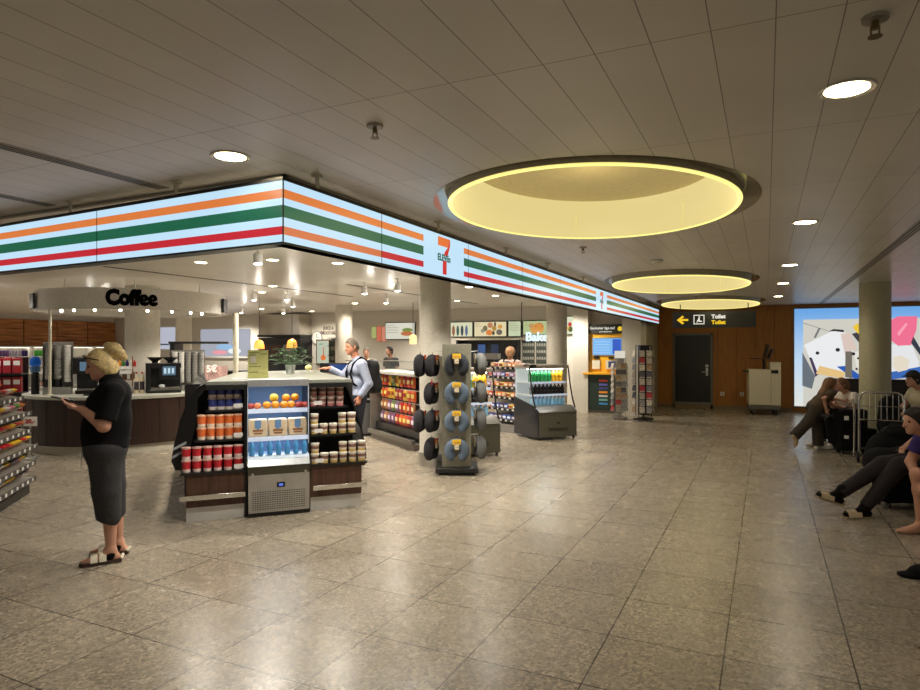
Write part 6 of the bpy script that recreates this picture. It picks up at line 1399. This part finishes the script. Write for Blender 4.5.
# man with the cap
w, hc, hR = seated('man in a dark cap and pale shirt sitting at the right edge behind the bags', (2.05,11.9,0), f0, dict(head=(.0,0,1.185), chest=(-.12,0,.86), belly=(-.14,0,.68), hip=(-.14,0,.56), sh=(-.12,0,.99), elL=(-.06,.27,.76), wrL=(.16,.16,.70), elR=(-.06,-.27,.76), wrR=(.16,-.16,.70), kL=(.20,.12,.54), aL=(.18,.12,.09), kR=(.20,-.12,.54), aR=(.18,-.12,.09)),
       mat('shirt_sand', (176,166,140), .8), mat('trousers_dark',(0,0,0)), HAIRD, BLACK)
sdf_obj('cap', [el(hc+hR@V3(0,0,.02), (.116,.095,.122), .02, hR, cut=(tuple(hc+hR@V3(0,0,.045)), tuple(hR@V3(0,0,-1)))), rc(hc+hR@V3(.09,-.03,.055), hc+hR@V3(.09,.03,.055), .062, .062, .01, sq=(tuple(hR@V3(0,0,1)), .14))], .010, mat('cap_dark', (40,36,34), .8), w)
# woman in purple leaning on her knees
seated('barefoot woman in a purple top leaning forward on her knees at the right edge', (1.19,6.79,0), f0, dict(head=(.0,0,1.035), chest=(-.30,0,.76), belly=(-.46,0,.64), hip=(-.54,0,.56), sh=(-.19,0,.86), elL=(-.13,.23,.63), wrL=(-.10,.10,.47), elR=(-.12,-.24,.63), wrR=(-.08,-.08,.45), kL=(-.10,.12,.545), aL=(-.17,.13,.085), kR=(-.08,-.10,.54), aR=(-.13,-.12,.085), nL=(0,-1,-.2), nR=(0,1,-.2)),
       mat('top_purple', (44,28,96), .85), mat('shorts_dark', (30,30,36), .8), HAIRD, None, sleeves='short', bare=True, hairx=lambda c, R: [el(c+R@V3(-.09,0,.02),(.06,.06,.06),.03), rc(c+R@V3(-.1,0,-.02), c+R@V3(-.16,0,-.14), .04,.025,.03), rc(c+R@V3(-.02,.07,.04), c+R@V3(-.05,.075,-.10), .035,.03,.02), rc(c+R@V3(-.06,0,-.03), c+R@V3(-.12,0,-.2), .075,.04,.03), rc(c+R@V3(.02,.065,.07), c+R@V3(-.02,.085,-.06), .03,.028,.02)], vox=.0085, headR=rotm(.2), footd=((1,.2,0),(1,-.2,0)))
# person with outstretched legs and sandals
w, hc, hR = seated('person in dark trousers and beige sandals with legs stretched out across the floor', (.754,7.39,0), f0, dict(head=(-1.06,0,1.19), chest=(-1.0,0,.86), belly=(-.93,0,.68), hip=(-.88,0,.555), sh=(-1.04,0,.98), elL=(-.9,.27,.76), wrL=(-.68,.18,.68), elR=(-.9,-.27,.76), wrR=(-.68,-.16,.68), kL=(-.42,.10,.52), aL=(-.10,.06,.095), kR=(-.36,-.06,.50), aR=(.12,.0,.215)),
       mat('shirt_maroon', (52,34,36), .8), mat('trousers_plum', (30,21,22), .85, bump=.3, scale=30), HAIRD, None, vox=.0095, rtr=(.10,.085,.058), footd=((1,.05,0),(.9,.02,.30)), legcut=-.02)
def sandal(par, ank, d, m):
    ank = V3(*ank); d = unit(d); up = unit(V3(0,0,1)-d*np.dot(V3(0,0,1),d)); sd = np.cross(up, d)
    Q = lambda a, b_, z: tuple(ank+d*a+sd*b_+up*z)
    out = [(-.075,-.03),(-.06,-.042),(.05,-.046),(.14,-.054),(.20,-.042),(.225,0),(.20,.04),(.14,.052),(.05,.042),(-.06,.042),(-.075,.03)]; N = len(out)
    vs = [Q(a,b_,z) for z in (-.098,-.078) for a,b_ in out]
    o = MB().add(vs, [tuple(reversed(range(N))), tuple(range(N,2*N))]).add(vs, [(i,(i+1)%N,N+(i+1)%N,N+i) for i in range(N)]).build('sandal', mat('sole_tan', (150,132,104), .6), par)
    st = MB(); n = 9; vs = []
    for a in (.05,.09,.13,.165,.185):
        for k in range(n): vs.append(Q(a, -.056+.112*k/(n-1), -.078+(.075-.16*(a-.05))*math.sin(PI*k/(n-1))**.6))
    st.add(vs, [(i*n+k, i*n+k+1, (i+1)*n+k+1, (i+1)*n+k) for i in range(4) for k in range(n-1)], 0, True)
    st.tube([Q(-.06,-.042,-.07),Q(-.08,0,-.04),Q(-.06,.042,-.07)], .012, 6); st.build('sandal_upper', m, o, fixn=False)
for a_, d in (((-.10,.06,.095),(1,.05,0)),((.12,.0,.215),(.9,.02,.30))): sandal(w, a_, d, mat('sandal_beige', (182,164,132), .6)); sdf_obj('sock', grow(foot(a_, d), .005)+[rc(a_, tuple(V3(*a_)+V3(-.04,0,.06)), .042,.044,.02)], .0095, BLACKC, w)

# ================================================================== LIGHT, WORLD, CAMERA
wd = bpy.data.worlds.new('World'); SC.world = wd; wd.use_nodes = True
bg = wd.node_tree.nodes['Background']; bg.inputs['Color'].default_value = (1,.93,.82,1); bg.inputs['Strength'].default_value = .32
cam = bpy.data.cameras.new('Camera'); co = bpy.data.objects.new('Camera', cam); COL.objects.link(co)
cam.sensor_width = 36; cam.lens = 638/920*36; cam.shift_y = 2/920; cam.clip_end = 100
co.location = (0,0,1.68); co.rotation_euler = (PI/2, 0, .4472142)
SC.camera = co
SC.view_settings.view_transform = 'Standard'; SC.view_settings.look = 'None'; SC.view_settings.exposure = 0
SC.cycles.use_denoising = True; SC.cycles.max_bounces = 8; SC.cycles.diffuse_bounces = 4; SC.cycles.sample_clamp_indirect = 4
# labels for the ones placed without
for o in list(SC.objects):
    if o.parent is None and o.get('kind') == 'structure' and not o.get('category'): o['category'] = o.name.split('.')[0].split('_')[0]
